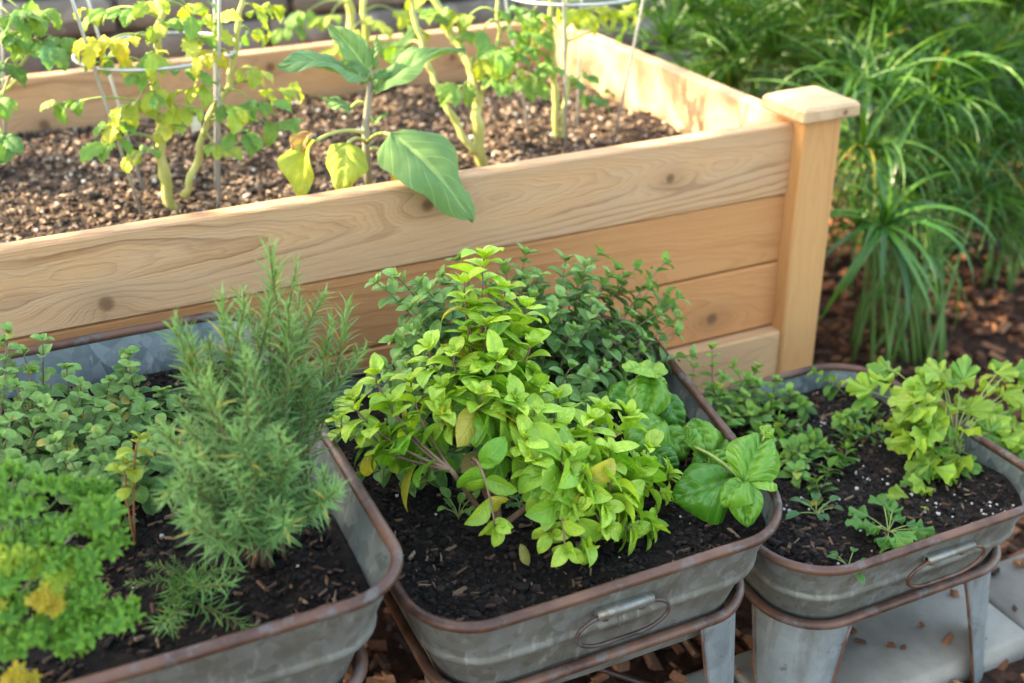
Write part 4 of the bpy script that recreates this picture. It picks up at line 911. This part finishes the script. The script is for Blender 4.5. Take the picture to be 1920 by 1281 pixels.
# aubergine
EL = [leaf('aubergine_leaf_%d' % i, 'egg', 10, 24, f, c, cu, .2, 10, tw, .25, 5, 0, 7, i + 120) for i, (f, c, cu, tw) in enumerate([(.15, .22, .2, 0), (.3, .4, .1, .3), (.5, .5, .0, .9), (.1, .3, .3, -.1)])]
ME = lm_pair('aubergine_leaf', veins=5, vein_amt=.85, rough=.65, trans=.28, spec=.2, pucker=1.2, slant=.9, bs=.9)
MS_E = stem_mat('mauve_green_stem', (.22, .25, .14), (.28, .22, .20))
eb = at(690, 352, .17); eb.z = BZ; P = Plant('aubergine_plant', eb, 'aubergine plant with a broad leaf hanging over the front board', 'aubergine plant', ME, MS_E, seed=91)
est = [eb - Vector((0, 0, .02))] + S((688, 300, .17), (685, 240, .17), (692, 180, .165), (695, 130, .16)); P.stem(est, [.008, .0075, .007, .006, .004], 8)
def el(j, b, e, up, mi, c, sx=1.0, sc=1.05):
    j, b, e = (at(q[0], q[1], q[2] * .5 if q[2] > 0 else q[2]) for q in (j, b, e)); P.stem(bez(j, j.lerp(b, .5) + Vector((0, 0, .02)), b.lerp(e, .04), 8), .0032, 6, MS_G if c[0] < .3 else MS_Y, 'petiole'); P.leaf(EL[mi], b, e - b, up, (e - b).length * sc, jit(c, P.r, .05), sx)
EG = (.165, .29, .11)
el((686, 270, .34), (733, 250, .10), (884, 402, -.075), vw(.3, .5, .8), 0, EG, .8)
el((690, 190, .33), (706, 178, .32), (862, 70, .22), vw(-.3, .6, .8), 1, EG, .62, 1.0)
el((692, 165, .33), (680, 160, .32), (532, 100, .30), vw(.3, .9, .3), 1, (.16, .29, .14), .62)
el((686, 250, .34), (590, 262, .20), (552, 380, .12), vw(-.7, .2, .7), 2, (.36, .40, .06), .5, 1.0)
el((688, 270, .34), (650, 268, .20), (634, 368, .14), vw(0, .2, 1), 3, (.36, .42, .07), 1.0, 1.0)
el((694, 140, .32), (690, 140, .32), (625, 45, .36), vw(.6, .2, .8), 1, EG, .7)
el((694, 140, .32), (700, 130, .32), (705, 70, .32), vw(-.6, .2, .8), 0, (.2, .32, .14), .5)
el((694, 150, .32), (690, 150, .31), (650, 110, .30), vw(.2, .6, .8), 1, (.2, .32, .15), .6)
el((694, 150, .32), (697, 150, .31), (740, 130, .33), vw(.2, .6, .8), 1, (.16, .28, .10), .6)
el((688, 230, .34), (700, 232, .32), (726, 210, .30), vw(0, .8, .6), 0, (.2, .33, .12), .6)
el((688, 285, .34), (720, 290, .28), (795, 345, .20), vw(.2, .5, .8), 3, (.60, .46, .06), .7)
el((690, 200, .34), (660, 205, .36), (600, 180, .38), vw(.2, .7, .7), 0, (.17, .30, .13), .7)
P.leaf(EL[2], at(585, 250, .11), at(545, 300, .09) - at(585, 250, .11), vw(-.5, .4, .8), .06, (.38, .23, .10, 1), .5)
P.done()

# ------------------------------------------------------------------ umbrella sedge clump to the right, darker clump behind
RB = [leaf('ribbon_leaf_%d' % i, 'ribbon', 2, 9, .5, c, 0, 0, 7, tw, 0, 2, 0, 7, i + 140) for i, (c, tw) in enumerate([(.9, .3), (1.4, -.3), (.5, .2), (1.9, .4)])]
RB2 = [leaf('fine_ribbon_leaf_%d' % i, 'ribbon', 2, 8, .5, c, 0, 0, 7, tw, 0, 2, 0, 7, i + 150) for i, (c, tw) in enumerate([(.3, .3), (.75, -.3), (.15, .2), (1.2, .4)])]
MR = lm_pair('ribbon_leaf', veins=1, vein_amt=.25, rough=.35, trans=.3, spec=.5, pucker=.0)
MS_R = stem_mat('sedge_cane', (.07, .14, .03), (.12, .20, .05), .5)
def sedge(base, whorls, label, seed, L=.27, dark=1.0, wid=1.15):
    P = Plant('umbrella_sedge', base, label, 'umbrella sedge', MR, MS_R, 'umbrella sedge clumps', seed); r = P.r; base = Vector(base)
    for (c, n, lean, sc) in whorls:
        b0 = base + Vector((r.uniform(-.12, .12), r.uniform(-.12, .12), 0)); P.stem(bez(b0, b0.lerp(c, .4) + Vector((0, 0, .25 * (c.z - b0.z))), c, 10), [.006 - .003 * k / 9 for k in range(10)], 6, name='cane')
        ax = (Vector(lean) + Vector((0, 0, .0))).normalized(); a = ax.orthogonal().normalized(); b = ax.cross(a)
        for k in range(n):
            an = k * 2.399 + r.uniform(-.2, .2); sp = math.radians(r.uniform(35, 88) if wid > 1 else r.uniform(12, 80)); d = ax * math.cos(sp) + (a * math.cos(an) + b * math.sin(an)) * math.sin(sp)
            cc = jit(tuple(x * dark for x in lerp3((.028, .11, .014), (.11, .25, .03), r.random() ** 1.8)), r, .15)
            if r.random() < .015: cc = (.36, .32, .05, 1)
            P.leaf(r.choice((RB if sp > .9 else RB[:3]) if wid > 1 else RB2), c, d, Vector((0, 0, 1)) + ax * .3, L * sc * r.uniform(.7, 1.15), cc, wid if sc > 1 or wid < 1 else .6)
    return P.done()
s1 = Vector((.62, .30, 0)); rr = random.Random(77)
W1 = [(at(1655, 425, .12), 26, (.05, -.45, .5), 1.05), (at(1580, 205, .28), 16, (-.2, 0, 1), .9), (at(1720, 260, .30), 22, (.3, -.2, .7), 1.0), (at(1800, 380, .35), 22, (.4, -.3, .6), .95), (at(1650, 300, .35), 20, (0, -.1, 1), .9), (at(1850, 250, .4), 22, (.4, -.2, .8), 1.0), (at(1760, 150, .45), 22, (.1, -.2, .9), 1.0), (at(1740, 470, .2), 18, (.4, -.5, .2), .8)] + [(at(rr.uniform(1600, 1860), rr.uniform(150, 440), Y), 34, (rr.uniform(-.3, .4), rr.uniform(-.5, .1), .8), .95) for Y in [rr.uniform(.25, .6) for _ in range(20)]]
sedge(s1, W1, 'umbrella sedge with drooping ribbon leaves right of the corner post', 101)
W2 = [(at(rr.uniform(1240, 1640), rr.uniform(-60, 190), Y), 52, (rr.uniform(-.4, .3), rr.uniform(-.4, .2), 1), 1.0) for Y in [rr.uniform(.6, 1.25) for _ in range(36)]]
sedge((.75, .95, 0), W2, 'umbrella sedge clump behind the end board of the bed', 102, .27, .95, .48)
W3 = [(at(rr.uniform(1620, 1960), rr.uniform(-80, 330), Y), 52, (rr.uniform(-.3, .4), rr.uniform(-.4, .2), 1), 1.0) for Y in [rr.uniform(.55, 1.2) for _ in range(40)]]
sedge((1.15, .85, 0), W3, 'umbrella sedge clump at the upper right corner', 103, .28, .95, .48)
W4 = [(at(rr.uniform(1760, 1990), rr.uniform(130, 430), Y), 40, (rr.uniform(-.2, .5), -.3, .8), .9) for Y in [rr.uniform(.4, .8) for _ in range(18)]]
sedge((1.25, .45, 0), W4, 'sparse umbrella sedge clump over the bark mulch at the right edge', 104, .26, .95, .5)

# ------------------------------------------------------------------ shade tree left of the picture, filtering the low sun
tree = empty('shade_tree', (-3.75, 1.0, 0), 'broad leafy shade tree standing left of the picture, filtering the sun', 'tree')
MTK = stem_mat('tree_bark', (.10, .075, .055), (.18, .14, .10), .9, 12); MTL = leaf_mat('tree_leaf', True, 4, .1, .5, .15, .3)
mb = MB(); mb.tube([(-3.75, 1.0, -.1), (-3.78, 1.02, .8), (-3.72, 1.0, 1.6), (-3.75, 1.05, 2.4), (-3.8, 1.1, 3.6)], [.17, .13, .115, .09, .04], 12); mb.build('trunk', MTK, tree)
rr = random.Random(88)
for k in range(7):
    a = k * .9; z = 1.5 + .2 * k; e = Vector((-3.75 + .9 * math.cos(a), 1.0 + 1.2 * math.sin(a), z + .9)); mb = MB(); mb.tube(bez((-3.75, 1.0, z), Vector((-3.75, 1.0, z)).lerp(e, .5) + Vector((0, 0, -.1)), e, 8), [.05 - .004 * j for j in range(8)], 8); mb.build('limb', MTK, tree)
crown = MB(); cnt = 0
S0 = SUN_DIR
def crown_leaf(c, s):
    d = Vector((rr.gauss(0, 1), rr.gauss(0, 1), rr.gauss(0, .6))).normalized(); a = d.orthogonal().normalized(); a.rotate(Matrix.Rotation(rr.uniform(0, 6.28), 3, d)); b = d.cross(a)
    g = rr.uniform(.7, 1.3); crown.add([c, c + a * s * .3 + b * s * .25, c + a * s * .7 + b * s * .22, c + a * s, c + a * s * .7 - b * s * .22, c + a * s * .3 - b * s * .25], [(0, 1, 2, 3, 4, 5)], (.06 * g, .14 * g, .03 * g, 1))
while cnt < 18000:
    ctr = Vector((-3.75, 1.0, 3.05)); q = Vector((rr.uniform(-1, 1), rr.uniform(-1, 1), rr.uniform(-1, 1)))
    if q.length > 1: continue
    p = ctr + Vector((q.x * 1.25, q.y * 2.4, q.z * 1.75))
    h = noise.noise((p.x * 1.9, p.y * 1.9, p.z * 1.9))
    # crown shaped for its shade: dense on sun rays to tubs, sparse for bed
    foot = p.y - (p.z - .6) / SUN_DIR.z * SUN_DIR.y
    keep = 1.0 if foot < -.17 else max(.16, .36 - .15 * foot)
    if foot > -.17 and h < .05: continue
    if rr.random() > keep: continue
    crown_leaf(p, rr.uniform(.09, .16) if foot < -.17 else rr.uniform(.06, .12)); cnt += 1
crown.build('crown', MTL, tree, False, True, True)

# ------------------------------------------------------------------ small loose things
tg = MB(); p = at(367, 232, .36); tg.box((p.x - .009, p.y - .001, p.z - .014), (p.x + .009, p.y + .001, p.z + .014), .0008)
n = NT('white_plastic'); tag(tg.build('plant_tag', n.fin((.8, .8, .78), .4), origin=p), 'small white tag hanging on the caged tomato stem', 'plant tag')
st = MB(); st.tube([at(35, 1115, -.70), at(110, 1030, -.665), at(182, 955, -.62)], [.0012, .0013, .001], 5); n = NT('straw')
tag(st.build('dry_straw', n.fin((.45, .38, .27), .7)), 'thin pale dry straw lying across the curly parsley', 'straw')
